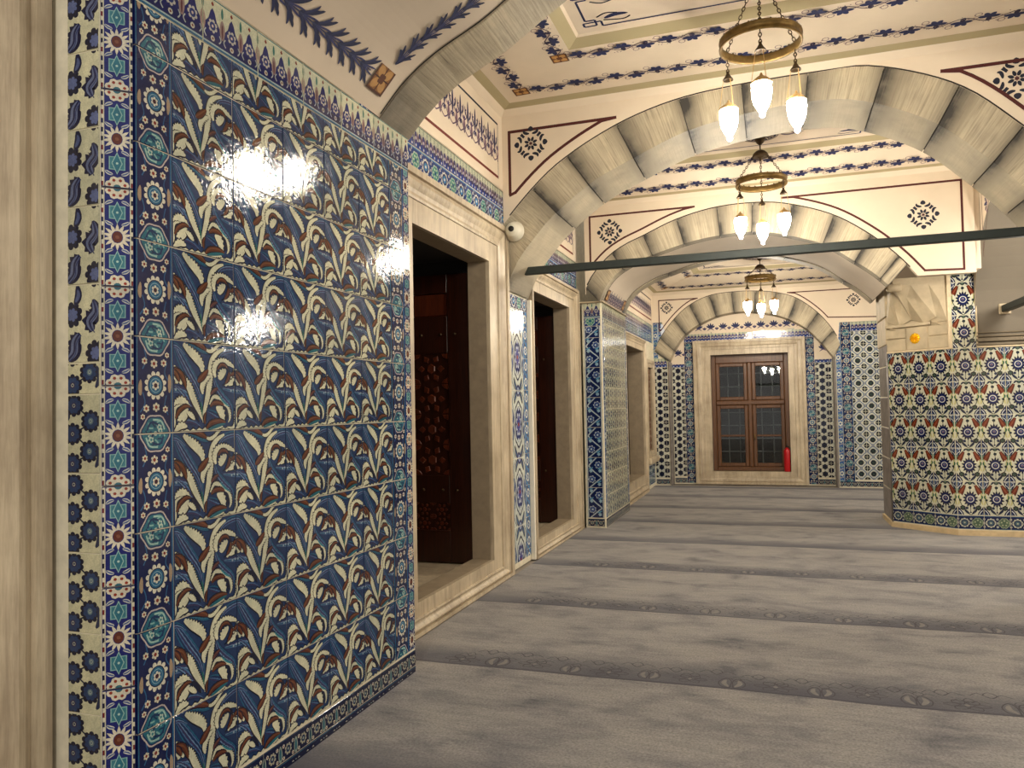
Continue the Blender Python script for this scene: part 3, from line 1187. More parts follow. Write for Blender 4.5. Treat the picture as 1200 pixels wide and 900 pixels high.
def frame(win, P, op, prof, ks, reveal, names=('jamb', 'lintel', 'sill')):
    """mitred moulded surround; P(a, z, prot) maps to the world; ks scales the width left, right, top, bottom"""
    a0, a1, z0, z1 = op
    kl, kr, kt, kb = ks
    def ring(off, pr):
        return [P(a0 - off * kl, z0 - off * kb, pr), P(a1 + off * kr, z0 - off * kb, pr), P(a1 + off * kr, z1 + off * kt, pr), P(a0 - off * kl, z1 + off * kt, pr)]
    rs = [ring(o, p) for o, p in prof]
    for side, nm in ((0, names[2]), (1, names[0]), (2, names[1]), (3, names[0])):
        mb = MB()
        j = (side + 1) % 4
        for r0, r1 in zip(rs, rs[1:]):
            mb.add([r0[side], r0[j], r1[j], r1[side]], [(0, 1, 2, 3)])
        r0, r1 = rs[0], rs[-1]
        mb.add([r0[side], r0[j], r1[j], r1[side]], [(3, 2, 1, 0)])
        obj(nm, mb, MARBLE, win)
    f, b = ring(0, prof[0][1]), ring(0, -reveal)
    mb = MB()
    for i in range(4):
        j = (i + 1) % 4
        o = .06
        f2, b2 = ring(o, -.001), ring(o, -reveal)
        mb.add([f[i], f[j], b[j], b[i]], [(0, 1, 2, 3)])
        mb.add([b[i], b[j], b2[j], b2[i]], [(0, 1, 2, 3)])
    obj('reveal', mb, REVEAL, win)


PROF = [(0, 0), (0, .032), (.20, .032), (.203, .042), (.225, .046), (.24, .042), (.245, .03), (.26, .028), (.29, .034), (.32, .046), (.345, .054), (.37, .05), (.388, .04), (.392, .034), (.40, .034), (.402, .056), (.455, .058), (.46, .052), (.46, 0)]


def left_window(n, x, op, ks, reveal=.16, label=None):
    w_ = structure('window_%d' % n)
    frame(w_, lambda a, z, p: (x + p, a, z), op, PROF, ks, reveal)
    return w_


kb = lambda op: op[2] / .46
win1 = left_window(1, XW, W1, (1, 1, .75, kb(W1)))
win2 = left_window(2, XW, W2, (.96, .98, .80, kb(W2)))
win3 = left_window(3, XW, W3, (.27, .90, .54, kb(W3)))
win4 = left_window(4, XW4, W4, (1, .30, .42, kb(W4)), .24)


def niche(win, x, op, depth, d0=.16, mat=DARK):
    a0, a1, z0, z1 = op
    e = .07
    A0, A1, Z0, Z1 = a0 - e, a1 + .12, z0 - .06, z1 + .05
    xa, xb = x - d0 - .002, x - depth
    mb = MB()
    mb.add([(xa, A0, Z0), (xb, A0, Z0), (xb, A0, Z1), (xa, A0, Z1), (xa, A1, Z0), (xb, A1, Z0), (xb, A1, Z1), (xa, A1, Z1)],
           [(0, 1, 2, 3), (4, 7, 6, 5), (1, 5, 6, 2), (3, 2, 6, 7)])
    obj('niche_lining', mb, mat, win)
    obj('niche_floor', MB().box((xa - .001, A0, Z0), (xb, A1, Z0 - .03)), MARBLE, win)
    # casement at the back of the niche
    fr = MB()
    m = .08
    for (y0, y1, q0, q1) in ((A0, A0 + m, Z0, Z1), (A1 - m, A1, Z0, Z1), (A0, A1, Z0, Z0 + m), (A0, A1, Z1 - m, Z1), ((A0 + A1) / 2 - .04, (A0 + A1) / 2 + .04, Z0, Z1), (A0, A1, (Z0 + Z1) / 2 - .03, (Z0 + Z1) / 2 + .03)):
        fr.bbox((xb + .02, y0, q0), (xb + .08, y1, q1), .008)
    obj('casement', fr, SHUTTER, win)
    obj('pane', MB().box((xb + .04, A0 + m, Z0 + m), (xb + .046, A1 - m, Z1 - m)), PANE, win)


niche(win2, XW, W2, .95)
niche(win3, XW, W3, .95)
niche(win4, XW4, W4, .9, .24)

# small window beyond, closed by a wooden lattice
win5 = structure('window_5')
P5 = [(0, 0), (0, .03), (.05, .03), (.055, .045), (.10, .045), (.10, 0)]
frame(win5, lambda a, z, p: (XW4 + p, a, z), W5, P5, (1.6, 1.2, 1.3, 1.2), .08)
obj('sill_block', MB().bbox((XW4 + .09, W5[0] - .2, .44), (XW4, W5[1] + .14, .55), .02), MARBLE, win5)
lp = obj('lattice_panel', MB().box((XW4 - .07, W5[0], W5[2]), (XW4 - .04, W5[1], W5[3])), SHUTTER2, win5)
mb = MB()
ny, nz = 5, 12
for i in range(ny):
    for j in range(nz):
        yc = W5[0] + (i + .5) * .6 / ny
        zc = W5[2] + (j + .5) * 1.46 / nz
        mb.bbox((XW4 - .04, yc - .045, zc - .045), (XW4 - .022, yc + .045, zc + .045), .012)
s = obj('raised_panels', mb, BROWN, lp, kind='stuff')


# ---- left wall tile fields
def MLX(x):           # frame on a +X facing plane: u along +Y, v along +Z
    return basis((x, 0, 0), (0, 1, 0), (0, 0, 1))


ML = MLX(XW)
grid('wallrosette', ML, 3.9, 3.045, 6.42, 3.215, wall_left, 'border_tile', 3.92, 3.045)
grid('wallcrest', ML, 3.9, 3.215, 6.42, 3.38, wall_left, 'border_tile', 3.9, 3.215)
grid('stripside', ML, 6.415, .05, 6.555, 2.37, wall_left, 'border_tile', 6.415, .05)
grid('stripmid', ML, 6.555, .05, 6.905, 2.37, wall_left, 'tile', 6.55, -.25)
grid('stripside', ML, 6.905, .05, 7.045, 2.37, wall_left, 'border_tile', 6.905, .12)
grid('wallrosette', ML, 6.415, 2.37, 7.06, 2.49, wall_left, 'border_tile', 6.41, 2.35)
grid('wallrosette', ML, 7.06, 2.87, 9.07, 3.04, wall_left, 'border_tile', 7.06, 2.87)
grid('wallcrest', ML, 7.06, 3.04, 9.07, 3.205, wall_left, 'border_tile', 7.06, 3.04)
grid('narrow', ML, 9.02, .05, 9.07, 2.87, wall_left, 'border_tile', 9.0, 0)
ML4 = MLX(XW4)
grid('wallrosette', ML4, 10.65, 2.58, YE - .01, 2.75, wall_left, 'border_tile', 10.65, 2.58)
grid('wallcrest', ML4, 10.65, 2.75, YE - .01, 2.915, wall_left, 'border_tile', 10.65, 2.75)
grid('wallrosette', ML4, 13.05, .06, YE - .01, .40, wall_left, 'border_tile', 13.05, .06)
# white marble fillets beside the tile strip
obj('marble_fillet', MB().bbox((XW, 6.397, 0), (XW + .045, 6.414, 2.49), .004), FILLET, wall_left)
obj('marble_fillet', MB().bbox((XW, 7.047, 0), (XW + .045, 7.076, 2.49), .004), FILLET, wall_left)

# plaster skin above the tile bands
obj('plaster', MB().box((XW, 3.6, 3.382), (XW + .008, 6.42, 4.06)), PLASTER, wall_left)
obj('plaster', MB().box((XW, 7.0, 3.207), (XW + .008, 9.1, 3.9)), PLASTER, wall_left)
obj('plaster', MB().box((XW4, 10.6, 2.917), (XW4 + .008, YE, 3.5)), PLASTER, wall_left)


# ---- painted decoration helpers
def paint(name, pat, M, parent, lift=.0012):
    me = pattern_mesh(name, pat, (-50, -50, 50, 50), slab=False, mat=PAINT, lift=.000014)
    for v in me.vertices:
        v.co.x += -50
        v.co.y += -50
        v.co.z += lift
    return put_mesh(name, me, M, parent)


LINE, DKRED, INK, LEAFB = '#3a1414', '#4a1512', '#15192c', '#1b2450'


def pat_arabesque(L, H):
    p = Pat(L, H, None)
    n = max(1, round(L / .15))
    st = L / n
    for i in range(n):
        x = (i + .5) * st
        for sg in (-1, 1):
            p.stroke([(x, 0), (x + sg * .06, H * .12), (x + sg * .08, H * .35), (x + sg * .03, H * .5), (x + sg * .055, H * .66), (x + sg * .03, H * .72)], .010, '#64506c', 4)
            p.stroke([(x + sg * st * .5, H * .02), (x + sg * .05, H * .2), (x + sg * .02, H * .33)], .011, '#5b5068', 4)
            p.leaf([(x + sg * .02, H * .5), (x + sg * .05, H * .62), (x + sg * .06, H * .8)], .022, '#3a3a5e', 4)
            p.leaf([(x + sg * .07, H * .1), (x + sg * .09, H * .25), (x + sg * .08, H * .42)], .016, '#8a6a78', 4)
        p.leaf([(x, H * .35), (x, H * .6), (x, H)], .034, '#33365c', 4)
        p.flower(x, H * .28, .026, 6, '#45406a', .5)
        p.flower(x + st * .5, H * .45, .022, 6, '#5a4a72', .5)
    return p


def wall_panel(M, u0, u1, v0, v1, band, parent, lw=.018):
    p = Pat(1, 1, None)
    p.rect(u0, v0, u1, v0 + lw * 1.3, '#6d2416')
    p.rect(u0, v1 - lw, u1, v1, INK)
    p.rect(u0, v0, u0 + lw * .5, v1, INK)
    p.rect(u1 - lw * .5, v0, u1, v1, INK)
    paint('border_line', p, M, parent)
    a = pat_arabesque(u1 - u0 - .04, band[1] - band[0])
    paint('painted_scrollwork', a, M @ Matrix.Translation((u0 + .02, band[0], 0)), parent)


wall_panel(MLX(XW + .008), 3.96, 6.29, 3.46, 3.95, (3.6, 3.88), wall_left)
wall_panel(MLX(XW + .008), 7.1, 8.92, 3.27, 3.77, (3.38, 3.66), wall_left)
wall_panel(MLX(XW4 + .008), 10.7, 14.0, 2.99, 3.38, (3.06, 3.3), wall_left)


# ---- ceilings
def rect_loop(b, dx, dy, z):
    x0, x1, y0, y1 = b
    return [(x0 + dx, y0 + dy, z), (x1 - dx, y0 + dy, z), (x1 - dx, y1 - dy, z), (x0 + dx, y1 - dy, z)]


def pat_vineborder(L, W):
    p = Pat(L, W, None)
    n = max(2, round(L / .32) * 2)
    st = L / n
    top, bot = W * .80, W * .20
    pts = [(0, W / 2)]
    for i in range(n):
        pts.append(((i + .5) * st, top if i % 2 else bot))
    pts.append((L, W / 2))
    p.stroke(pts, .009, '#4a3a44', 5)
    p.stroke([(x, W - y) for x, y in pts], .007, '#7a646c', 5)
    for x, y in pts[1:-1]:
        p.ring(x + st * .45, W - y + (W * .18 if y < W / 2 else -W * .18), .026, .006, '#7a646c', 10)
    for i in range(n):
        x = (i + .5) * st
        sg = 1 if i % 2 == 0 else -1
        y = W * (.60 if sg > 0 else .40)
        for a in (.15, 1.1, 2.05, 3.1, 4.6):
            a = a * sg
            p.leaf([(x, y), (x + .040 * math.cos(a), y + .034 * math.sin(a)), (x + .070 * math.cos(a), y + .060 * math.sin(a))], .037, LEAFB if a * sg < 4 else '#241f3c', 3)
        p.stroke([(x - st * .3, W * .5), (x - st * .12, y)], .005, '#3d3038', 2)
        for k in range(9):
            p.disc(x + random.uniform(-.5, .5) * st, W * (.5 - sg * random.uniform(.1, .46)), .0055, '#7a6468', 5)
    return p


def pat_leafborder(L, W):
    p = Pat(L, W, None)
    n = max(2, round(L / .10))
    st = L / n
    for i in range(n):
        x = i * st
        for sg in (-1, 1):
            p.leaf([(x, W / 2), (x + st * .7, W / 2 + sg * W * .2), (x + st * 1.25, W / 2 + sg * W * .46)], .021, '#1a2148', 4, saw=.2)
            p.leaf([(x + st * .3, W / 2 + sg * W * .05), (x + st * .75, W / 2 + sg * W * .34), (x + st * .85, W / 2 + sg * W * .5)], .014, '#252d58', 3)
            p.leaf([(x + st * .2, W / 2), (x + st * .9, W / 2 + sg * W * .09), (x + st * 1.3, W / 2 + sg * W * .12)], .009, '#33386a', 3)
        p.stroke([(x, W / 2), (x + st, W / 2)], .006, '#333a60', 2)
    return p


def pat_corner_square(S):
    p = Pat(S, S, None)
    p.rect(0, 0, S, S, '#4a2410')
    p.rect(S * .08, S * .08, S * .92, S * .92, '#8a5a28')
    for a in range(4):
        an = PI / 4 + a * PI / 2
        c, s_ = math.cos(an), math.sin(an)
        p.leaf([(S / 2 + .05 * S * c, S / 2 + .05 * S * s_), (S / 2 + .3 * S * c, S / 2 + .3 * S * s_), (S / 2 + .52 * S * c, S / 2 + .52 * S * s_)], S * .34, '#b98b50', 3)
    p.stroke([(S / 2, S * .05), (S / 2, S * .95)], S * .05, '#43200e', 2)
    p.stroke([(S * .05, S / 2), (S * .95, S / 2)], S * .05, '#43200e', 2)
    p.flower(S / 2, S / 2, S * .2, 4, '#5a2d12', .5)
    return p


def pat_roundel(R=.16):
    p = Pat(1, 1, None)
    for k in range(4):
        a = k * PI / 2
        c, s_ = math.cos(a), math.sin(a)
        def T(x, y):
            return (x * c - y * s_, x * s_ + y * c)
        p.leaf([T(.72 * R, 0), T(.84 * R, 0), T(1.02 * R, 0)], R * .34, INK, 3)
        for sg in (-1, 1):
            def Q(rad, deg):
                return T(rad * R * math.cos(math.radians(deg)), sg * rad * R * math.sin(math.radians(deg)))
            p.leaf([Q(.60, 8), Q(.66, 22), Q(.80, 30), Q(.93, 26)], R * .17, INK, 4)
            p.leaf([Q(.56, 40), Q(.70, 44), Q(.86, 40)], R * .13, INK, 4)
        p.disc(*T(.80 * R * .7071, .80 * R * .7071), R * .05, INK, 6)
    for k in range(8):
        a = PI / 8 + k * PI / 4
        p.leaf([(.14 * R * math.cos(a), .14 * R * math.sin(a)), (.26 * R * math.cos(a), .26 * R * math.sin(a)), (.42 * R * math.cos(a), .42 * R * math.sin(a))], R * .17, INK, 3)
    p.flower(0, 0, R * .12, 6, '#4c2024', .5)
    return p


def pat_center(R=.26):
    p = Pat(1, 1, None)
    p.disc(0, 0, R, '#2a2540', 28)
    p.ring(0, 0, R * .95, R * .05, '#c9b8a0', 28)
    for k in range(12):
        a = k * PI / 6
        p.leaf([(.25 * R * math.cos(a), .25 * R * math.sin(a)), (.55 * R * math.cos(a + .15), .55 * R * math.sin(a + .15)), (.86 * R * math.cos(a), .86 * R * math.sin(a))], R * .09, '#c9b8a0', 4)
        p.disc(.72 * R * math.cos(a + .26), .72 * R * math.sin(a + .26), R * .07, '#b7a696', 6)
    p.ring(0, 0, R * .34, R * .06, '#c9b8a0', 18)
    for sg in (-1, 1):
        p.stroke([(sg * R, 0), (sg * R * 1.5, .05), (sg * R * 1.9, -.03), (sg * R * 2.3, .0)], .012, '#6a5560', 4)
        p.leaf([(sg * R * 1.1, .0), (sg * R * 1.5, -.05), (sg * R * 2.2, .0)], .03, '#5a4a60', 4)
    return p


def bay_ceiling(b, L, mount, rings):
    """b = x0,x1,y0,y1; L = nested loops (dx, dy, z, material of the band that starts there)"""
    x0, x1, y0, y1 = b
    loops = [rect_loop(b, dx, dy, z) for dx, dy, z, _ in L]
    for i in range(len(L) - 1):
        mb = MB()
        for k in range(4):
            j = (k + 1) % 4
            mb.add([loops[i][k], loops[i][j], loops[i + 1][j], loops[i + 1][k]], [(3, 2, 1, 0)])
        m = L[i][3]
        obj('painted_band' if m is OLIVE else 'moulding', mb, m, ceiling)
    mb = MB().add(loops[-1], [(3, 2, 1, 0)])
    obj('ceiling_panel', mb, PLASTER2, ceiling)
    obj('masonry', MB().box((x0 - .3, y0 - .2, L[-1][2] + .03), (x1 + .3, y1 + .2, L[-1][2] + .15)), GROUT, ceiling)
    def at(dx, dy):           # height of the ceiling skin at an offset
        for a, c in zip(L, L[1:]):
            if a[0] <= dx <= c[0]:
                t = (dx - a[0]) / max(1e-6, c[0] - a[0])
                return a[2] + t * (c[2] - a[2]), (c[2] - a[2]) / max(1e-6, c[1] - a[1]), (c[2] - a[2]) / max(1e-6, c[0] - a[0])
        return L[-1][2], 0, 0
    for dx, dy, wd in rings:
        z, sy, sx = at(dx, dy)
        h = wd / 2
        # long sides (along X), far and near; U x V must point down
        Lx = (x1 - x0) - 2 * dx - wd
        Ly = (y1 - y0) - 2 * dy - wd
        paint('floral_border', pat_vineborder(Lx, wd * .95), basis((x1 - dx - h, y1 - dy - h, z + h * sy), (-1, 0, 0), (0, 1, -sy)), ceiling, .002)
        paint('floral_border', pat_vineborder(Lx, wd * .95), basis((x0 + dx + h, y0 + dy + h, z + h * sy), (1, 0, 0), (0, -1, -sy)), ceiling, .002)
        paint('floral_border', pat_vineborder(Ly, wd * .95), basis((x0 + dx + h, y1 - dy - h, z + h * sx), (0, -1, 0), (-1, 0, -sx)) @ Matrix.Translation((0, 0, 0)), ceiling, .002)
        paint('floral_border', pat_vineborder(Ly, wd * .95), basis((x1 - dx - h, y0 + dy + h, z + h * sx), (0, 1, 0), (1, 0, -sx)), ceiling, .002)
        for cx in (x0 + dx, x1 - dx):
            for cy in (y0 + dy, y1 - dy):
                sgx, sgy = (1 if cx < 0 else -1), (1 if cy < (y0 + y1) / 2 else -1)
                Uv, Vv = Vector((1, 0, sx * sgx * .5)), Vector((0, -1, -sy * sgy * .5))
                O = Vector((cx, cy, z)) - Uv * h - Vv * h
                paint('corner_square', pat_corner_square(wd), basis(O, Uv, Vv), ceiling, .004)
    # ink line with knotted corners on the middle panel, and the centre rosette
    dx, dy, z = L[-1][0] + .07, L[-1][1] + .07, L[-1][2]
    hx, hy = (x1 - x0) / 2 - dx, (y1 - y0) / 2 - dy
    p = Pat(1, 1, None)
    lw = .016
    for sx in (-1, 1):
        for sy in (-1, 1):
            X, Y = sx * hx, sy * hy
            k = .10
            pts = [(X - sx * .02, 0), (X - sx * .02, Y - sy * k), (X + sx * .0 - sx * .09, Y - sy * k), (X - sx * .09, Y - sy * .02), (X + sx * .0, Y - sy * .02), (X, Y - sy * .07), (X - sx * .13, Y - sy * .07), (X - sx * .13, Y - sy * .0), (0, Y)]
            for q0, q1 in zip(pts, pts[1:]):
                p.stroke([q0, q1], lw, LEAFB, 2, smooth=False)
            p.leaf([(X - sx * .16, Y - sy * .10), (X - sx * .24, Y - sy * .13), (X - sx * .33, Y - sy * .12)], .045, LEAFB, 4)
            p.stroke([(X - sx * .11, Y - sy * .13), (X - sx * .18, Y - sy * .17), (X - sx * .26, Y - sy * .15)], .014, INK, 4)
            p.stroke([(X - sx * .15, Y - sy * .08), (X - sx * .28, Y - sy * .05), (X - sx * .34, Y - sy * .08)], .014, INK, 4)
    M = basis(((x0 + x1) / 2, (y0 + y1) / 2, z), (1, 0, 0), (0, -1, 0))
    paint('border_line', p, M, ceiling, .002)
    pc = pat_center(min(.26, hy * .8))
    paint('ceiling_rosette', pc, basis((mount[0], mount[1], z), (1, 0, 0), (0, -1, 0)), ceiling, .003)


P_ = PLASTER
B2 = (-2.224, 2.10, 3.90, 6.40)
bay_ceiling(B2, [(0, 0, 4.04, P_), (.045, .045, 4.092, OLIVE), (.12, .12, 4.112, P_), (.285, .285, 4.12, P_), (.745, .745, 4.13, P_), (.84, .84, 4.14, OLIVE), (.92, .92, 4.185, P_), (.94, .94, 4.196, P_)],
            (-.013, 5.15), [(.285, .30, .13), (.745, .76, .13)])
B3 = (-2.10, 2.02, 7.06, 9.0)
bay_ceiling(B3, [(0, 0, 3.84, P_), (.05, .05, 3.885, OLIVE), (.12, .12, 3.895, P_), (.20, .20, 3.90, P_), (.36, .30, 3.93, P_), (.52, .40, 4.02, P_), (.72, .55, 4.06, P_), (.80, .58, 4.065, OLIVE), (.90, .66, 4.10, P_), (.93, .68, 4.11, P_)],
            (-.05, 7.97), [(.28, .255, .12), (.62, .475, .12)])
B4 = (-2.06, 1.9, 10.65, 14.10)
bay_ceiling(B4, [(0, 0, 3.45, P_), (.05, .05, 3.50, OLIVE), (.12, .12, 3.515, P_), (.28, .28, 3.54, P_), (.72, .72, 3.64, P_), (.84, .84, 3.66, OLIVE), (.94, .94, 3.70, P_), (.96, .96, 3.71, P_)],
            (-.13, 12.4), [(.28, .28, .13), (.74, .74, .13)])


# ---- arches
def interp(pts, t):
    """point at arc-length fraction t on a smooth curve through pts"""
    q = cat(pts, 8)
    d = [0]
    for a, b in zip(q, q[1:]):
        d.append(d[-1] + math.hypot(b[0] - a[0], b[1] - a[1]))
    s = t * d[-1]
    for i in range(len(q) - 1):
        if d[i + 1] >= s - 1e-9:
            k = (s - d[i]) / max(1e-9, d[i + 1] - d[i])
            return (q[i][0] + (q[i + 1][0] - q[i][0]) * k, q[i][1] + (q[i + 1][1] - q[i][1]) * k)
    return q[-1]


def at_angle(pts, th, cen):
    """point of the curve seen from cen under the angle th (clamped to the curve's ends)"""
    q = cat(pts, 8)
    an = [math.atan2(z - cen[1], x - cen[0]) for x, z in q]
    if th >= an[0]:
        return q[0]
    for i in range(len(q) - 1):
        if an[i] >= th >= an[i + 1]:
            k = (an[i] - th) / max(1e-9, an[i] - an[i + 1])
            return (q[i][0] + (q[i + 1][0] - q[i][0]) * k, q[i][1] + (q[i + 1][1] - q[i][1]) * k)
    return q[-1]


def voussoirs(root, intr, extr, y0, y1, joints, cen, sub=6, gap=.004, mat=None):
    """joints: points (x, z) on the extrados where one stone meets the next"""
    th0 = math.atan2(intr[0][1] - cen[1], intr[0][0] - cen[0])
    th1 = math.atan2(intr[-1][1] - cen[1], intr[-1][0] - cen[0])
    cuts = [th0] + [math.atan2(z - cen[1], x - cen[0]) for x, z in joints] + [th1]
    for i, (t0, t1) in enumerate(zip(cuts, cuts[1:])):
        mb = MB()
        du = random.random() * 9
        I = [at_angle(intr, t0 + (t1 - t0) * k / sub, cen) for k in range(sub + 1)]
        E = [at_angle(extr, t0 + (t1 - t0) * k / sub, cen) for k in range(sub + 1)]
        # pull the two end faces in to leave the joint
        for P in (I, E):
            for a, b in ((0, 1), (-1, -2)):
                d = Vector((P[b][0] - P[a][0], P[b][1] - P[a][1]))
                if d.length > 1e-6:
                    d = d.normalized() * gap
                P[a] = (P[a][0] + d.x, P[a][1] + d.y)
        jit = random.uniform(-.004, .004)
        ya = y0 + jit
        n = sub + 1
        vs = [(x, ya, z) for x, z in I] + [(x, ya, z) for x, z in E] + [(x, y1, z) for x, z in I] + [(x, y1, z) for x, z in E]
        L = math.hypot(I[-1][0] - I[0][0], I[-1][1] - I[0][1])
        T = math.hypot(E[0][0] - I[0][0], E[0][1] - I[0][1])
        D = y1 - ya
        f0 = len(mb.f)
        fs, uvs = [], []
        def ed(k):
            u = k / sub
            return max(0, 1 - u * 3.2) if i % 2 else max(0, 1 - (1 - u) * 3.2)
        for k in range(sub):
            u0, u1 = du + L * k / sub, du + L * (k + 1) / sub
            e0, e1 = max(0, 1 - k / sub * 2.2), max(0, 1 - (k + 1) / sub * 2.2)
            g0, g1 = max(0, 1 - (sub - k) / sub * 4.5), max(0, 1 - (sub - k - 1) / sub * 4.5)
            e0, e1 = max(e0, g0 * .7), max(e1, g1 * .7)
            fs.append((k, k + 1, n + k + 1, n + k)); uvs.append([(u0, D, e0), (u1, D, e1), (u1, D + T, e1), (u0, D + T, e0)])
            fs.append((2 * n + k, 2 * n + k + 1, k + 1, k)); uvs.append([(u0, 0, e0 * .7), (u1, 0, e1 * .7), (u1, D, e1), (u0, D, e0)])
            fs.append((2 * n + k + 1, 2 * n + k, 3 * n + k, 3 * n + k + 1)); uvs.append([(u1, D, e1), (u0, D, e0), (u0, D + T, e0), (u1, D + T, e1)])
            fs.append((n + k, n + k + 1, 3 * n + k + 1, 3 * n + k)); uvs.append([(u0, 0, 0), (u1, 0, 0), (u1, D, 0), (u0, D, 0)])
        fs.append((0, n, 3 * n, 2 * n)); uvs.append([(du, 0, 1)] * 4)
        fs.append((sub, 2 * n + sub, 3 * n + sub, n + sub)); uvs.append([(du, 0, 1)] * 4)
        mb.add(vs, fs)
        for k, q in enumerate(uvs):
            mb.uv[f0 + k] = q
        obj('voussoir', mb, mat or STONE, root)
    # mortar bed behind the joints
    mb = MB()
    N = 40
    A = [at_angle(intr, th0 + (th1 - th0) * k / N, cen) for k in range(N + 1)]
    E = [at_angle(extr, th0 + (th1 - th0) * k / N, cen) for k in range(N + 1)]
    q = .07
    A2 = [(a[0] + (e[0] - a[0]) * q, a[1] + (e[1] - a[1]) * q) for a, e in zip(A, E)]
    E2 = [(a[0] + (e[0] - a[0]) * (1 - q), a[1] + (e[1] - a[1]) * (1 - q)) for a, e in zip(A, E)]
    m = N + 1
    mb.add([(x, y0 + .012, z) for x, z in A2] + [(x, y0 + .012, z) for x, z in E2] + [(x, y1 - .006, z) for x, z in A2] + [(x, y1 - .006, z) for x, z in E2],
           [(k, k + 1, m + k + 1, m + k) for k in range(N)] + [(2 * m + k + 1, 2 * m + k, 3 * m + k, 3 * m + k + 1) for k in range(N)] + [(2 * m + k, 2 * m + k + 1, k + 1, k) for k in range(N)])
    obj('mortar', mb, MORTAR, root)


def spandrel(extr, y, ztop, xl, xr, zl, zr, back=None, pre=(), post=()):
    """plaster wall above an arch; a slab with its front at y"""
    N = 48
    E = [interp(extr, k / N) for k in range(N + 1)]
    E = [(xl, zl)] + list(pre) + [e for e in E if (pre[-1][0] if pre else xl) < e[0] < (post[0][0] if post else xr)] + list(post) + [(xr, zr)]
    mb = MB()
    n = len(E)
    yb = back if back is not None else y + .06
    mb.add([(x, y, min(z, ztop - .002)) for x, z in E] + [(x, y, ztop) for x, z in E] + [(x, yb, min(z, ztop - .002)) for x, z in E] + [(x, yb, ztop) for x, z in E],
           [(k, k + 1, n + k + 1, n + k) for k in range(n - 1)] + [(2 * n + k + 1, 2 * n + k, 3 * n + k, 3 * n + k + 1) for k in range(n - 1)] + [(2 * n + k, 2 * n + k + 1, k + 1, k) for k in range(n - 1)])
    return obj('spandrel', mb, PLASTER, ceiling)


def lines_on(y, polylines, parent, wd=.024, col=DKRED):
    p = Pat(1, 1, None)
    for pl in polylines:
        for a, b in zip(pl, pl[1:]):
            d = Vector((b[0] - a[0], b[1] - a[1]))
            if d.length < 1e-6:
                continue
            d = d.normalized() * wd * .4
            p.stroke([(a[0] - d.x, a[1] - d.y), (b[0] + d.x, b[1] + d.y)], wd, col, 1, smooth=False)
    return paint('border_line', p, basis((0, y, 0), (1, 0, 0), (0, 0, 1)), parent)


def off_curve(extr, d, t0, t1, n=24):
    out = []
    for k in range(n + 1):
        t = t0 + (t1 - t0) * k / n
        a, b = interp(extr, max(0, t - .01)), interp(extr, min(1, t + .01))
        x, z = interp(extr, t)
        dx, dz = b[0] - a[0], b[1] - a[1]
        l = math.hypot(dx, dz)
        out.append((x - dz / l * d, z + dx / l * d))
    return out


# arch at the near pier (seen from below: only its soffit rib shows)
A1I = [(-1.93, 2.99), (-1.78, 3.15), (-1.6, 3.275), (-1.34, 3.40), (-1.15, 3.52), (-.97, 3.63), (-.55, 3.83), (0, 3.93), (.55, 3.83), (1.2, 3.5), (1.7, 3.15), (1.9, 2.99)]
A1E = [(x * 1.13, z + .16 + .1 * max(0, 1 - abs(x) / 2)) for x, z in A1I]
arch1 = thing('stone_arch', 'plain grey stone arch rib springing from the top of the near tiled pier', 'arch', (-1.9, 3.75, 2.99))
voussoirs(arch1, A1I, A1E, 3.585, 3.93, [(-1.06, 3.85), (-.55, 4.05), (0, 4.15), (.6, 4.0), (1.2, 3.75), (1.75, 3.4)], (0, 1.2), 8, .0025, STONE_RIB)
# plaster vault over the near pier
V1 = [(x, z + .012) for x, z in A1I]


def vault(curve, y0, y1, name='vault'):
    N = 120
    mb = MB()
    c = [interp(curve, k / N) for k in range(N + 1)]
    n = N + 1
    th = .1
    mb.add([(x, y0, z) for x, z in c] + [(x, y1, z) for x, z in c] + [(x, y0, z + th) for x, z in c] + [(x, y1, z + th) for x, z in c],
           [(k, n + k, n + k + 1, k + 1) for k in range(N)] + [(2 * n + k, 2 * n + k + 1, 3 * n + k + 1, 3 * n + k) for k in range(N)] + [(k, k + 1, 2 * n + k + 1, 2 * n + k) for k in range(N)])
    return obj(name, mb, PLASTER2, ceiling, smooth=False)


vault(V1, 1.86, 3.60)


def on_curve(curve, y, d):
    """frame on a vault at arc length d from its left spring: x along +Y?, returns point, tangent"""
    q = cat(curve, 8)
    s = 0
    for a, b in zip(q, q[1:]):
        l = math.hypot(b[0] - a[0], b[1] - a[1])
        if s + l >= d:
            k = (d - s) / l
            return (a[0] + (b[0] - a[0]) * k, y, a[1] + (b[1] - a[1]) * k), Vector(((b[0] - a[0]) / l, 0, (b[1] - a[1]) / l))
        s += l
    return (q[-1][0], y, q[-1][1]), Vector((1, 0, 0))


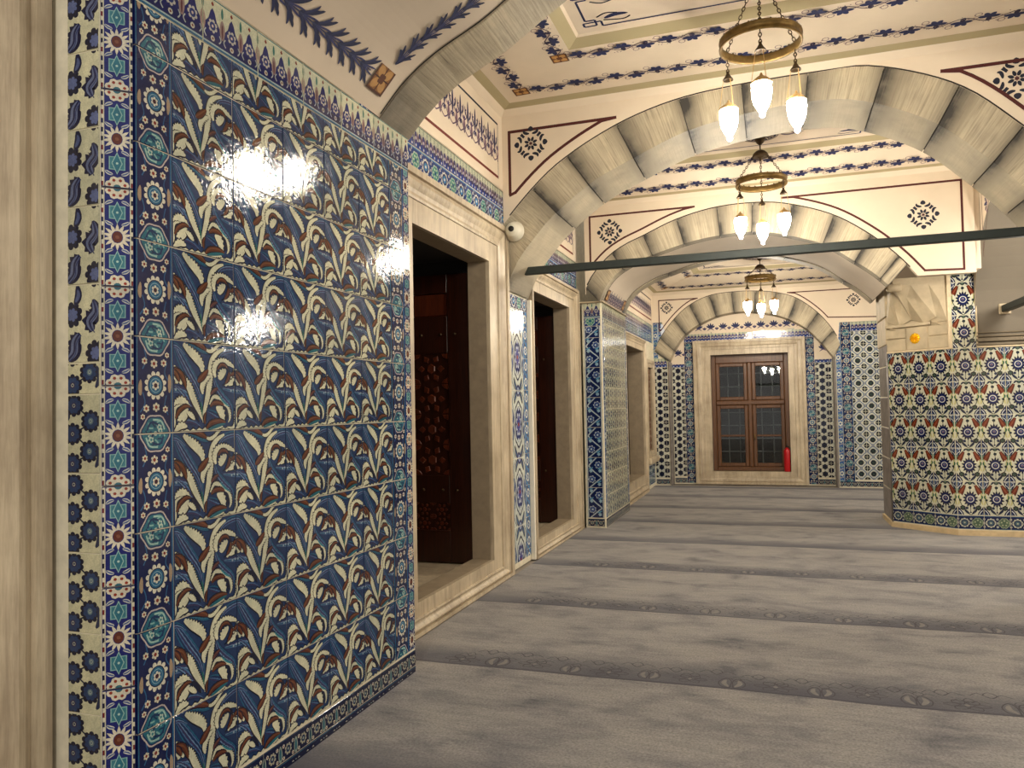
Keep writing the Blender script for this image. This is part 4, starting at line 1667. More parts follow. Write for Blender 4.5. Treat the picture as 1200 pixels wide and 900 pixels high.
# leaf border along the springing line and up along the rib; brown square at their corner
P0, T0 = on_curve(V1, 1.9, .16)
o = paint('leaf_border', pat_leafborder(1.40, .15), basis(P0, (0, 1, 0), T0) @ Matrix.Translation((0, -.075, 0)), ceiling, .004)
P0, T0 = on_curve(V1, 3.41, .085)
paint('corner_square', pat_corner_square(.15), basis(P0, T0, (0, -1, 0)) @ Matrix.Translation((0, -.075, 0)), ceiling, .007)
d = .26
while d < 2.3:
    P0, T0 = on_curve(V1, 3.42, d)
    P1, T1 = on_curve(V1, 3.42, d + .17)
    Tm = (Vector(P1) - Vector(P0))
    paint('leaf_border', pat_leafborder(Tm.length, .12), basis(P0, Tm, (0, -1, 0)) @ Matrix.Translation((0, -.06, 0)), ceiling, .005)
    d += .17
mb = MB()
for k in range(60):
    a, _ = on_curve(V1, 3.573, .02 + k * .06)
    b, _ = on_curve(V1, 3.573, .02 + (k + 1) * .06)
    mb.add([(a[0], 3.570, a[2] - .003), (b[0], 3.570, b[2] - .003), (b[0], 3.580, b[2] - .003), (a[0], 3.580, a[2] - .003)], [(0, 1, 2, 3)])
obj('border_line', mb, MORTAR, ceiling)

# second arch, between the two windows
A2I = [(-2.215, 2.50), (-2.1, 2.74), (-1.92, 2.96), (-1.75, 3.13), (-1.43, 3.36), (-1.11, 3.51), (-.62, 3.70), (-.15, 3.78), (.35, 3.81), (.74, 3.75), (1.2, 3.52), (1.55, 3.20), (1.85, 2.86), (2.1, 2.5)]
A2E = [(-2.225, 3.08), (-2.05, 3.27), (-1.86, 3.45), (-1.68, 3.585), (-1.4, 3.74), (-1.06, 3.88), (-.65, 3.98), (-.18, 4.02), (.35, 4.03), (.80, 4.01), (1.36, 3.78), (1.77, 3.41), (2.0, 3.15), (2.16, 2.85)]
arch2 = thing('stone_arch', 'wide striated grey stone arch with dark stained joints nearest the camera dome', 'arch', (-2.2, 6.7, 2.5))
A2J = [(-1.94, 3.36), (-1.63, 3.62), (-1.195, 3.838), (-.67, 4.0), (-.17, 4.03), (.333, 4.035), (.879, 4.0), (1.383, 3.79), (1.772, 3.42), (2.02, 3.12)]
voussoirs(arch2, A2I, A2E, 6.40, 7.06, A2J, (0, 1.25))
spandrel(A2E, 6.40, 4.06, -2.224, 2.10, 3.08, 2.9)
spandrel(A2E, 7.0, 3.95, -2.224, 2.10, 3.08, 2.9, 7.06)


def arch_panel(y, extr, zt, xl, xr, t_l, t_r, tip_l, tip_r, foot=None, wd=.024, R=.15, rl=None, rr=None, parent=None, gap=.10):
    """red-lined triangular panels left and right of an arch, each with a painted roundel"""
    n = 22
    cl = off_curve(extr, gap, 0, tip_l, n)
    cl = [p for p in cl if p[0] > xl and p[1] < zt]
    polyl = [(xl, cl[0][1]), (xl, zt), (cl[-1][0] + .12, zt)] + cl[::-1]
    polyl.append((xl, cl[0][1] - .02))
    cr = off_curve(extr, gap, tip_r, 1, n)
    cr = [p for p in cr if p[0] < xr and p[1] < zt]
    low = foot if foot else cr[-1][1]
    cr = [p for p in cr if p[1] >= low]
    polyr = [(xr, low), (xr, zt), (cr[0][0] - .12, zt)] + cr
    if foot:
        polyr.append((xr, low))
    lines_on(y, [polyl, polyr], parent or ceiling, wd)
    for q in (rl, rr):
        if q:
            paint('roundel', pat_roundel(R), basis((q[0], y, q[1]), (1, 0, 0), (0, 0, 1)), parent or ceiling)


arch_panel(6.40, A2E, 3.90, -2.155, 2.03, 0, 1, .30, .66, None, .026, .15, (-1.955, 3.775), (1.74, 3.77))

lines_on(6.40, [off_curve(A2E, .006, .02, .98, 50)], ceiling, .011, '#2a211c')

# third arch, on the second pier and the octagonal pier
A3I = [(-1.935, 2.70), (-1.85, 2.88), (-1.72, 3.02), (-1.5, 3.14), (-1.33, 3.20), (-.89, 3.32), (-.5, 3.375), (-.1, 3.375), (.26, 3.29), (.60, 3.16), (.88, 2.96), (1.06, 2.82), (1.2, 2.68)]
A3E = [(-2.13, 2.80), (-2.0, 3.03), (-1.80, 3.24), (-1.6, 3.36), (-1.4, 3.44), (-1.0, 3.60), (-.55, 3.695), (-.08, 3.70), (.26, 3.64), (.68, 3.48), (1.04, 3.23), (1.30, 2.98), (1.48, 2.76)]
arch3 = thing('stone_arch', 'striated stone arch over the second tiled pier and the octagonal pier', 'arch', (-1.9, 9.1, 2.7))
A3J = [(-1.759, 3.26), (-1.39, 3.44), (-1.0, 3.6), (-.547, 3.69), (-.157, 3.69), (.256, 3.62), (.68, 3.47), (1.037, 3.23), (1.30, 2.98)]
voussoirs(arch3, A3I, A3E, 9.0, 9.16, A3J, (-.33, .95))
lines_on(9.0, [off_curve(A3E, .006, .03, .97, 40)], ceiling, .012, '#2a211c')
A3B = [(x, z + .012) for x, z in A3I]
vault(A3B, 9.15, 10.45)
arch4 = thing('stone_arch', 'thin grey stone rib behind the vaulted strip over the second pier', 'arch', (-1.9, 10.5, 2.7))
voussoirs(arch4, [(x, z) for x, z in A3I], A3E, 10.42, 10.65, A3J[1::2], (-.33, .95), 8)
spandrel(A3E, 9.0, 3.86, -2.10, 2.02, 2.80, 2.76)
spandrel(A3E, 10.6, 3.6, -2.10, 2.02, 2.80, 2.76, 10.645)
arch_panel(9.0, A3E, 3.73, -2.03, 1.91, 0, 1, .42, .60, 2.80, .022, .15, (-1.79, 3.53), (1.55, 3.40), gap=.085)
# painted strip along the foot of this vault
P0, T0 = on_curve(A3B, 9.35, .03)
paint('painted_scrollwork', pat_arabesque(.9, .16), basis(P0, (0, 1, 0), T0) @ Matrix.Translation((0, 0, 0)), ceiling, .012)
for yy in (9.2, 10.24):
    P0, T0 = on_curve(A3B, yy, .04)
    paint('corner_square', pat_corner_square(.14), basis(P0, T0, (0, -1, 0)) @ Matrix.Translation((0, -.14, 0)), ceiling, .014)
for yy in (9.19, 10.38):
    mb = MB()
    for k in range(70):
        a, _ = on_curve(A3B, yy, .02 + k * .055)
        b, _ = on_curve(A3B, yy, .02 + (k + 1) * .055)
        mb.add([(a[0], yy, a[2] - .004), (b[0], yy, b[2] - .004), (b[0], yy + .016, b[2] - .004), (a[0], yy + .016, a[2] - .004)], [(0, 1, 2, 3)])
    obj('border_line', mb, MORTAR, ceiling)

# arch of the end recess
EI = [(-1.775, 2.24), (-1.63, 2.52), (-1.45, 2.74), (-1.22, 2.89), (-.91, 3.02), (-.55, 3.075), (-.2, 3.05), (.2, 2.94), (.55, 2.74), (.78, 2.50), (.93, 2.30), (1.0, 2.20)]
EE = [(-2.03, 2.42), (-1.92, 2.66), (-1.66, 3.0), (-1.38, 3.24), (-1.03, 3.39), (-.65, 3.43), (-.25, 3.42), (.1, 3.37), (.43, 3.25), (.76, 2.98), (1.0, 2.66), (1.10, 2.42)]
arch5 = thing('stone_arch', 'pale stone arch of nine blocks framing the far window recess', 'arch', (-1.77, 14.2, 2.24))
EJ = [(-1.914, 2.67), (-1.66, 3.0), (-1.38, 3.24), (-1.03, 3.39), (-.65, 3.43), (-.245, 3.42), (.1, 3.37), (.43, 3.25), (.76, 2.98), (1.0, 2.66)]
voussoirs(arch5, EI, EE, 14.085, YR, EJ, (-.43, 1.2))

# ---- end wall
mbw = MB()
obj('masonry', MB().box((-2.3, YE, 0), (-1.775, YR, 2.45)), GROUT, wall_end)
obj('masonry', MB().box((1.0, YE, 0), (4.2, YR, 2.45)), GROUT, wall_end)
obj('masonry', MB().box((-2.3, YE, 2.45), (-2.04, YR, 3.7)), GROUT, wall_end)
obj('masonry', MB().box((1.10, YE, 2.45), (4.2, YR, 3.7)), GROUT, wall_end)
spandrel(EE, 14.10, 3.47, -2.06, 1.9, 2.96, 2.80, YR, [(-1.88, 2.96)], [(1.098, 2.80)])
EW = (-1.065, .268, .235, 2.345)     # window opening
for a, b, z0, z1 in ((-1.80, EW[0] - .005, 0, 3.2), (EW[1] + .005, 1.05, 0, 3.2), (EW[0] - .005, EW[1] + .005, 0, EW[2] - .005), (EW[0] - .005, EW[1] + .005, EW[3] + .005, 3.2)):
    obj('masonry', MB().box((a, YR, z0), (b, YR + .135, z1)), GROUT, wall_end)
obj('plaster', MB().box((-1.78, YR - .006, 2.2), (-1.53, YR, 3.1)), PLASTER, wall_end)
obj('plaster', MB().box((.70, YR - .006, 2.2), (1.02, YR, 3.1)), PLASTER, wall_end)
obj('plaster', MB().box((-1.53, YR - .006, 2.74), (.70, YR, 3.12)), PLASTER, wall_end)
# grey marble corner shafts of the recess
for x0, x1 in ((-1.79, -1.755), (.985, 1.02)):
    obj('marble_shaft', MB().bbox((x0, 14.09, 0), (x1, YR, 2.24), .01), GREYSTONE, wall_end)


def ME(y):
    return basis((0, y, 0), (1, 0, 0), (0, 0, 1))


MF, MR = ME(YE), ME(YR)
# front plane, left strip
grid('dots', MF, -2.05, .14, -1.80, 2.14, wall_end, 'tile', -2.05, .14)
grid('base', MF, -2.05, .02, -1.80, .11, wall_end, 'border_tile', -2.05, .02)
grid('wallcrest', MF, -2.05, 2.14, -1.80, 2.30, wall_end, 'border_tile', -2.05, 2.14)
grid('narrow', MF, -2.05, 2.30, -1.96, 2.96, wall_end, 'border_tile', -2.05, 2.30)
grid('narrow', MF, -1.96, 2.46, -1.90, 2.96, wall_end, 'border_tile', -1.96, 2.40)
# front plane, right
grid('narrow', MF, 1.03, .10, 1.105, 2.80, wall_end, 'border_tile', 1.02, .1)
grid('border', MF, 1.105, .10, 1.27, 2.80, wall_end, 'border_tile', 1.105, .1)
grid('wallcrest', MF, 1.27, 2.64, 2.6, 2.80, wall_end, 'border_tile', 1.27, 2.64)
grid('lattice', MF, 1.27, .14, 2.52, 2.64, wall_end, 'tile', 1.27, .14)
grid('base', MF, 1.03, .02, 2.52, .11, wall_end, 'border_tile', 1.0, .02)
# recess back
grid('dots', MR, -1.755, .14, -1.53, 2.14, wall_end, 'tile', -1.75, .14)
grid('border', MR, -1.53, .02, -1.375, 2.60, wall_end, 'border_tile', -1.535, .0)
grid('base', MR, -1.755, .02, -1.53, .11, wall_end, 'border_tile', -1.75, .02)
grid('wallcrest', MR, -1.755, 2.14, -1.53, 2.30, wall_end, 'border_tile', -1.755, 2.14)
grid('border', MR, .555, .02, .705, 2.60, wall_end, 'border_tile', .55, .0)
grid('dots', MR, .705, .14, .985, 2.14, wall_end, 'tile', .72, .14)
grid('base', MR, .705, .02, .985, .11, wall_end, 'border_tile', .7, .02)
grid('wallcrest', MR, .705, 2.14, .985, 2.30, wall_end, 'border_tile', .705, 2.14)
grid('wallcrest', MR, -1.53, 2.60, .705, 2.765, wall_end, 'border_tile', -1.53, 2.60, tilt=.016)


def pat_palmettes(L):
    p = Pat(L, .2, None)
    n = round(L / .22)
    st = L / n
    for i in range(n):
        x = (i + .5) * st
        for a in (.5, 1.0, 1.57, 2.14, 2.64):
            p.leaf([(x, .06), (x + .05 * math.cos(a), .06 + .05 * math.sin(a)), (x + .085 * math.cos(a), .06 + .095 * math.sin(a))], .03, LEAFB, 3)
        p.leaf([(x - .06, .02), (x, .055), (x + .06, .02)], .02, '#5a4a68', 4)
        xx = x + st / 2
        for a in (.9, 1.57, 2.24):
            p.leaf([(xx, .03), (xx + .03 * math.cos(a), .03 + .03 * math.sin(a)), (xx + .05 * math.cos(a), .03 + .055 * math.sin(a))], .022, '#433a5e', 3)
    return p


paint('palmette_frieze', pat_palmettes(1.96), ME(YR - .006) @ Matrix.Translation((-1.37, 2.775, 0)), wall_end)
paint('palmette_frieze', pat_palmettes(.2), ME(YR - .006) @ Matrix.Translation((-1.74, 2.32, 0)), wall_end)
paint('palmette_frieze', pat_palmettes(.24), ME(YR - .006) @ Matrix.Translation((.73, 2.32, 0)), wall_end)
arch_panel(14.10, EE, 3.36, -1.93, 1.80, 0, 1, .44, .55, 2.86, .018, .11, (-1.79, 3.22), (1.33, 3.17), gap=.07)
lines_on(14.10, [off_curve(EE, .006, .05, .96, 40)], wall_end, .012, '#2a211c')

# end window
win6 = structure('window_6')
PROF6 = [(0, 0), (0, .02), (.10, .02), (.104, .032), (.15, .034), (.17, .046), (.21, .05), (.23, .042), (.24, .042), (.243, .06), (.285, .06), (.285, 0)]
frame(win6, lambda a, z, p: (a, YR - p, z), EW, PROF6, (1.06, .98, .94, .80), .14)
yw = YR + .14
ow = .075
a0, a1, z0, z1 = EW
fr = MB()
for (p, q, r, s_) in ((a0, a0 + ow, z0, z1), (a1 - ow, a1, z0, z1), (a0 + ow, a1 - ow, z0, z0 + ow), (a0 + ow, a1 - ow, z1 - .15, z1)):
    fr.bbox((p, yw, r), (q, yw + .08, s_), .01)
obj('window_frame', fr, BROWN, win6)
xm, zm = (a0 + a1) / 2, 1.47
obj('mullion', MB().bbox((xm - .035, yw - .01, z0 + ow), (xm + .035, yw + .07, z1 - .15), .012), BROWN, win6)
obj('transom', MB().bbox((a0 + ow, yw - .015, zm - .04), (a1 - ow, yw + .075, zm + .04), .012), BROWN, win6)
for (p, q) in ((a0 + ow + .003, xm - .038), (xm + .038, a1 - ow - .003)):
    for (r, s_, bar) in ((z0 + ow + .003, zm - .043, True), (zm + .043, z1 - .153, False)):
        cs = MB()
        c_ = .065
        for (u0, u1, v0, v1) in ((p, p + c_, r, s_), (q - c_, q, r, s_), (p + c_, q - c_, r, r + c_), (p + c_, q - c_, s_ - c_, s_)):
            cs.bbox((u0, yw + .004, v0), (u1, yw + .055, v1), .01)
        if bar:
            cs.bbox((p + c_, yw + .012, (r + s_) / 2 - .018), (q - c_, yw + .05, (r + s_) / 2 + .018), .008)
        ca = obj('casement', cs, BROWN, win6)
        pm = MB().box((p + c_ - .01, yw + .028, r + c_ - .01), (q - c_ + .01, yw + .033, s_ - c_ + .01))
        if not bar and p > xm:       # this old pane sits a little askew in its sash
            zc = (r + s_) / 2
            pm.v = [(x, y + (z - zc) * .047, z) for x, y, z in pm.v]
        obj('pane', pm, PANE, ca)
        if bar and p > xm:
            obj('handle', MB().tube([(p + .03, yw - .0, .80), (p + .03, yw - .03, .80), (p + .03, yw - .035, .90)], .011, 8), BRASS, ca, smooth=True)
gr = MB()
for k in range(7):
    x = a0 + .08 + k * (a1 - a0 - .16) / 6
    gr.tube([(x, yw + .25, z0), (x, yw + .25, z1)], .011, 6)
for k in range(9):
    z = z0 + .1 + k * (z1 - z0 - .2) / 8
    gr.tube([(a0, yw + .25, z), (a1, yw + .25, z)], .011, 6)
obj('iron_grille', gr, mat_simple('grille_iron', '#5c605e', .5), win6, kind='stuff')
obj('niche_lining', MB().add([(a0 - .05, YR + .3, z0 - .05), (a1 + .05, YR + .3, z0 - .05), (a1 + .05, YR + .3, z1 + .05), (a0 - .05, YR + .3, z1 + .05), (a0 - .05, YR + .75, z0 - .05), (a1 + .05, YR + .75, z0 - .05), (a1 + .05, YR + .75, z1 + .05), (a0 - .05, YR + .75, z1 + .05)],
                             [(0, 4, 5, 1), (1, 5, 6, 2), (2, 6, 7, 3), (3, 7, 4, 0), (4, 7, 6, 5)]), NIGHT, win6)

# ================================================================== PIERS
def pier_core(name, poly, z0, z1, label):
    cx = sum(p[0] for p in poly) / len(poly)
    cy = sum(p[1] for p in poly) / len(poly)
    t = thing(name, label, 'pier', (cx, cy, 0))
    obj('core', MB().prism(poly, z0, z1), GROUT, t)
    return t


XP = -1.924
c = .068
pier1 = pier_core('tiled_pier', [(XW, 1.869), (XP - c - .005, 1.869), (XP, 1.869 + c + .005), (XP, 3.90), (XW, 3.90)], 0, 2.99, 'nearest left pier clad in glossy blue saz-leaf tiles')
MP = MLX(XP)
ZB = .13
grid('saz', MP, 2.09, ZB, 3.66, 2.80, pier1, 'tile', 2.09, ZB, .006)
grid('border', MP, 1.93, ZB, 2.09, 2.80, pier1, 'border_tile', 1.9275, ZB)
grid('border', MP, 3.66, ZB, 3.825, 2.80, pier1, 'border_tile', 3.66, ZB)
grid('crest', MP, 1.93, 2.80, 3.90, 2.99, pier1, 'border_tile', 1.93, 2.80)
grid('base', MP, 1.93, .006, 3.90, ZB - .008, pier1, 'border_tile', 1.93, .034)
obj('skirting_tile', MB().box((XP, 1.94, .0), (XP + .002, 3.9, .03)), mat_simple('navy_glaze', '#131b3c', .15), pier1)
grid('corner', MP, 3.825, ZB, 3.90, 2.80, pier1, 'corner_tile', 3.81, .03)
# chamfered corner
d45 = Vector((1, 1, 0)).normalized()
MC = basis(Vector((XP - c - .002, 1.925 - c + .006, 0)), d45, (0, 0, 1))
grid('corner', MC, 0, .02, .096, 2.99, pier1, 'corner_tile', 0, -.03)
# return face towards the camera
MN = basis((-2.134, 1.869, 0), (1, 0, 0), (0, 0, 1))
grid('rosettes', MN, 0, .02, .134, 1.62, pier1, 'tile', -.008, .02, .003)
grid('clouds', MN, 0, 1.62, .134, 2.99, pier1, 'tile', -.008, 1.62, .003)

pier2 = pier_core('tiled_pier', [(XW4 - .1, 9.062), (XP - .01, 9.062), (XP, 9.072), (XP, 10.64), (XW4 - .1, 10.64)], 0, 2.70, 'second left pier clad in grey-green tiles beyond the two shuttered windows')
grid('narrow', MP, 9.075, .12, 9.165, 2.52, pier2, 'border_tile', 9.075, .12)
grid('quatrefoil', MP, 9.165, .12, 10.54, 2.52, pier2, 'tile', 9.165, .12)
grid('narrow', MP, 10.54, .12, 10.63, 2.52, pier2, 'border_tile', 10.54, .12)
grid('crest', MP, 9.075, 2.52, 10.63, 2.70, pier2, 'border_tile', 9.075, 2.52)
grid('base', MP, 9.075, .004, 10.63, .11, pier2, 'border_tile', 9.075, .02)
MN2 = basis((-2.145, 9.062, 0), (1, 0, 0), (0, 0, 1))
grid('vine', MN2, 0, .12, .205, 2.42, pier2, 'tile', 0, .12)
grid('crest', MN2, 0, 2.52, .205, 2.70, pier2, 'border_tile', 0, 2.52)
grid('wallrosette', MN2, 0, 2.42, .205, 2.52, pier2, 'border_tile', 0, 2.40)
grid('base', MN2, 0, .02, .205, .11, pier2, 'border_tile', 0, .02)
obj('stone_cap', MB().bbox((-2.2, 9.02, 2.70), (XP + .03, 10.64, 2.715), .004), STONE if False else SANDSTONE, pier2)

# octagonal pier on the right
FA, FB, FC, FD = (1.267, 10.55), (1.272, 9.84), (1.84, 9.37), (3.1, 9.37)
pier3 = pier_core('octagonal_pier', [FA, FB, FC, FD, (3.6, 9.9), (3.6, 10.2), (3.1, 10.6), (1.6, 10.6)], 0, 2.0, 'octagonal pier on the right clad in tiles of blue flowers and red tulips')
f1 = Vector((FC[0] - FB[0], FC[1] - FB[1], 0))
l1 = f1.length
n1 = Vector((f1.y, -f1.x, 0)).normalized()
MA = basis((FB[0], FB[1], 0), f1, (0, 0, 1))
MB2 = basis((FC[0], FC[1], 0), (1, 0, 0), (0, 0, 1))
ZT0 = .215
grid('tulip', MA, .0, ZT0, l1, 2.0, pier3, 'tile', l1 - 3 * .245, ZT0)
grid('tulip', MB2, 0, ZT0, 1.24, 2.0, pier3, 'tile', 0, ZT0)
grid('tulip', MB2, .01, 2.0, .235, 2.80, pier3, 'tile', 0, ZT0)
grid('pierbase', MA, 0, .065, l1, .21, pier3, 'border_tile', l1 - .735, .065)
grid('pierbase', MB2, 0, .065, 1.24, .21, pier3, 'border_tile', 0, .065)
obj('plinth', MB().prism([(FA[0] - .02, FA[1]), (FB[0] - .02, FB[1] - .012), (FC[0] - .01, FC[1] - .03), (FD[0], FD[1] - .03), (3.6, 9.9), (3.6, 10.2), (3.1, 10.6), (1.6, 10.6)], 0, .055), mat_simple('plinth_stone', '#c9b28a', .6), pier3)
obj('corner_shaft', MB().tube([(FB[0] + .008, FB[1] + .015, .055), (FB[0] + .008, FB[1] + .015, 2.0)], .02, 10), GREYSTONE, pier3, smooth=True)
mb = MB()
for k in range(6):
    z0 = .06 + k * .36
    mb.bbox((FA[0] - .004, 9.86, z0), (FA[0] + .05, 10.55, min(z0 + .352, 2.1)), .008)
obj('marble_side', mb, GREYSTONE, pier3)
# stone block above the chamfered face
b = MB()
b.prism([(FB[0] + .01, 10.55), (FB[0] + .01, FB[1]), (FC[0] - .012, FC[1] + .004), (FC[0] + .0, FC[1] + .1), (2.5, 9.6), (2.5, 10.5)], 2.0, 2.8)
obj('stone_block', b, SANDSTONE, pier3)
obj('side_stone', MB().bbox((FB[0] - .012, 9.84, 2.1), (FB[0] + .1, 10.62, 2.42), .01).bbox((FB[0] - .012, 9.84, 2.43), (FB[0] + .1, 10.62, 2.8), .01), SANDSTONE, pier3)


def fac(s, z, out=0.0):       # a point on the chamfered face: s 0..1 along it, pushed outwards
    p = Vector((FB[0], FB[1], 0)) + f1 * s + n1 * out
    return (p.x, p.y, z)


# carved squinch: folded facets carrying the square corner above
sq = MB()
KX, KY = 1.285, 9.375
top = [fac(0.02, 2.8), (KX, KY, 2.8), fac(.97, 2.8)]
topb = [fac(0.02, 2.72), (KX, KY, 2.72), fac(.97, 2.72)]
sq.add(top + topb, [(0, 1, 4, 3), (1, 2, 5, 4), (0, 2, 1)])
low = [fac(s, 2.36 if i % 2 == 0 else 2.30, .015) for i, s in enumerate((.02, .22, .42, .62, .80, .97))]
midl = [Vector(topb[0]).lerp(Vector(topb[1]), t) for t in (0, .55)] + [Vector(topb[1]).lerp(Vector(topb[2]), t) for t in (0, .33, .66, 1)]
mids = [tuple(m + Vector((0, 0, 0))) for m in midl]
fold = [fac(.12, 2.54, .07), fac(.32, 2.54, .075), fac(.50, 2.58, .19), fac(.68, 2.56, .14), fac(.88, 2.54, .055)]
sq.add(mids + low + fold, sum([[(i, i + 12, i + 1) if False else (i, 12 + i, i + 1), (i, 6 + i, 12 + i), (6 + i, 6 + i + 1, 12 + i), (12 + i, 6 + i + 1, i + 1)] for i in range(5)], []))
obj('carved_squinch', sq, SANDSTONE, pier3)
kn = MB()
kn.lathe([(.0, -.08), (.032, -.08), (.045, -.06), (.045, .05), (.034, .07), (0, .07)], (KX + .02, KY + .02, 2.70), 14, 'x')
obj('carved_knob', kn, SANDSTONE, pier3, smooth=True)
led = MB()
p0, p1, p2, p3 = fac(.0, 2.285, .004), fac(.72, 2.285, .004), fac(.72, 2.285, .03), fac(.0, 2.285, .03)
up_ = lambda p, h: (p[0], p[1], p[2] + h)
led.add([p0, p1, p2, p3, up_(p0, .03), up_(p1, .03), up_(p2, .03), up_(p3, .03)], [(0, 1, 2, 3), (4, 7, 6, 5), (3, 2, 6, 7), (2, 1, 5, 6), (0, 3, 7, 4)])
for s0, s1, z in ((.05, .22, 2.24), (.70, .92, 2.26)):
    led.add([fac(s0, z, 0), fac(s1, z - .01, 0), fac((s0 + s1) / 2 - .05, z + .05, .045), fac(s0, z + .075, .0)], [(0, 1, 2), (1, 3, 2), (0, 2, 3)])
obj('carved_ledge', led, SANDSTONE, pier3)
pn = MB()
for (s0, s1, z0, z1) in ((.0, .315, 2.015, 2.15), (.0, .315, 2.158, 2.275), (.33, .66, 2.015, 2.275), (.675, .985, 2.015, 2.15), (.675, .985, 2.158, 2.275), (.80, .985, 2.30, 2.55), (.80, .985, 2.56, 2.79)):
    v = [fac(s0, z0, .0), fac(s1, z0, .0), fac(s1, z1, .0), fac(s0, z1, .0)] + [fac(s0 + .01, z0 + .008, .014), fac(s1 - .01, z0 + .008, .014), fac(s1 - .01, z1 - .008, .014), fac(s0 + .01, z1 - .008, .014)]
    obj('stone_panel', MB().add(v, [(4, 5, 6, 7), (0, 1, 5, 4), (1, 2, 6, 5), (2, 3, 7, 6), (3, 0, 4, 7)]), SANDSTONE, pier3)
# gilded rosette
gp = Vector(fac(.465, 2.145, .016))
gm = MB()
pts = []
R = .062
gm.v.append(tuple(gp + n1 * .010))
U1 = f1.normalized()
for k in range(48):
    a = 2 * PI * k / 48
    rr = R * (.86 + .14 * abs(math.cos(6 * a)))
    gm.v.append(tuple(gp + U1 * (rr * math.cos(a)) + Vector((0, 0, rr * math.sin(a))) + n1 * .002))
for k in range(48):
    a = 2 * PI * k / 48
    rr = R * .62
    gm.v.append(tuple(gp + U1 * (rr * math.cos(a)) + Vector((0, 0, rr * math.sin(a))) + n1 * (.014 + .008 * math.cos(12 * a))))
for k in range(48):
    j = (k + 1) % 48
    gm.f.append((1 + k, 1 + j, 49 + j, 49 + k))
    gm.f.append((49 + k, 49 + j, 0))
obj('gilt_rosette', gm, GOLD, pier3, label='round gilded rosette set in the pale stone block')
# marble edging around the tile step
ed = mat_simple('plaster_edge', '#d3bf9c', .6)
obj('plaster_edge', MB().bbox((FC[0] - .03, FC[1] - .012, 2.0), (FC[0] + .004, FC[1] + .03, 2.8), .004), ed, pier3)
obj('plaster_edge', MB().bbox((FC[0] + .237, FC[1] - .018, 2.0), (FC[0] + .25, FC[1] + .02, 2.8), .004), ed, pier3)
obj('plaster_edge', MB().bbox((FC[0] + .237, FC[1] - .02, 2.0), (3.0, FC[1] + .02, 2.018), .004), ed, pier3)
v = [fac(0, 1.998, .0), fac(1.0, 1.998, .0), fac(1.0, 2.018, 0), fac(0, 2.018, 0), fac(0, 1.998, .018), fac(1.0, 1.998, .018), fac(1.0, 2.018, .018), fac(0, 2.018, .018)]
obj('plaster_edge', MB().add(v, [(4, 5, 6, 7), (0, 1, 5, 4), (3, 7, 6, 2), (0, 4, 7, 3), (1, 2, 6, 5)]), ed, pier3)
obj('core_upper', MB().box((FC[0] + .0, FC[1], 2.0), (FC[0] + .237, 9.9, 2.8)), GROUT, pier3)

# ---- right side: lengthwise arch between the piers
XR = 2.075
LA = [(9.37, 2.0), (9.36, 2.4), (9.27, 2.75), (9.08, 3.05), (8.75, 3.33), (8.4, 3.5), (8.0, 3.62), (7.6, 3.62), (7.2, 3.5), (6.9, 3.2), (6.75, 2.8), (6.7, 2.4), (6.7, 2.0)]
N = 40
q = [interp(LA, k / N) for k in range(N + 1)]
m = N + 1
mb = MB()
mb.add([(XR, y, z) for y, z in q] + [(3.1, y, z) for y, z in q] + [(3.1, y + .02, z + .3) for y, z in q], [(k, m + k, m + k + 1, k + 1) for k in range(N)])
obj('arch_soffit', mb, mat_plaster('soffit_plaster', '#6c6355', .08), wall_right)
mb = MB()
mb.add([(XR, y, z) for y, z in q] + [(XR, y, 4.0) for y, z in q] + [(XR + .03, y, z) for y, z in q] + [(XR + .03, y, 4.0) for y, z in q], [(k, k + 1, m + k + 1, m + k) for k in range(N)])
obj('plaster', mb, PLASTER, wall_right)
mb = MB()
for z0, z1, t in ((2.02, 2.05, .035), (2.06, 2.10, .05), (2.11, 2.13, .03), (2.15, 2.165, .02)):
    mb.bbox((XR + .002, 9.37 - t, z0), (3.1, 9.40, z1), .006)
obj('impost_moulding', mb, mat_simple('impost_stone', '#6e624f', .7), wall_right)
pp = Pat(1, 1, None)
for a, b in (((8.93, 2.9), (8.93, 3.72)), ((8.93, 3.72), (8.7, 3.78)), ((8.93, 2.95), (8.62, 3.5)), ((8.62, 3.5), (8.2, 3.74))):
    pp.stroke([(-a[0], a[1]), (-b[0], b[1])], .014, DKRED, 1, smooth=False)
MRW = basis((XR, 0, 0), (0, -1, 0), (0, 0, 1))
paint('border_line', pp, MRW, wall_right)
paint('painted_scrollwork', pat_arabesque(.22, .12), basis((XR, 8.72, 3.30), (0, 0, 1), (0, 1, 0)), wall_right)
obj('masonry', MB().box((2.022, 9.02, 2.8), (2.07, 10.6, 3.9)), PLASTER, wall_right)
obj('masonry', MB().box((2.09, 3.0, 3.9), (3.1, 9.02, 4.2)), PLASTER, wall_right)
# south pier of that arch (just outside the picture) and the far side of the hall
obj('masonry', MB().box((2.16, 6.3, 0), (3.1, 6.72, 4.0)), PLASTER, wall_right)
obj('hall_wall', MB().box((8.6, -4, 0), (8.8, 15, 6)), PLASTER, wall_right)

# ================================================================== THINGS
# carpet
xs = []
carpet = obj('carpet', MB().box((-2.17, -4, -.012), (8.6, 14.08, 0)), CARPET)
carpet2 = None
tag(carpet, 'grey-blue fitted prayer carpet with darker woven row bands', 'carpet')


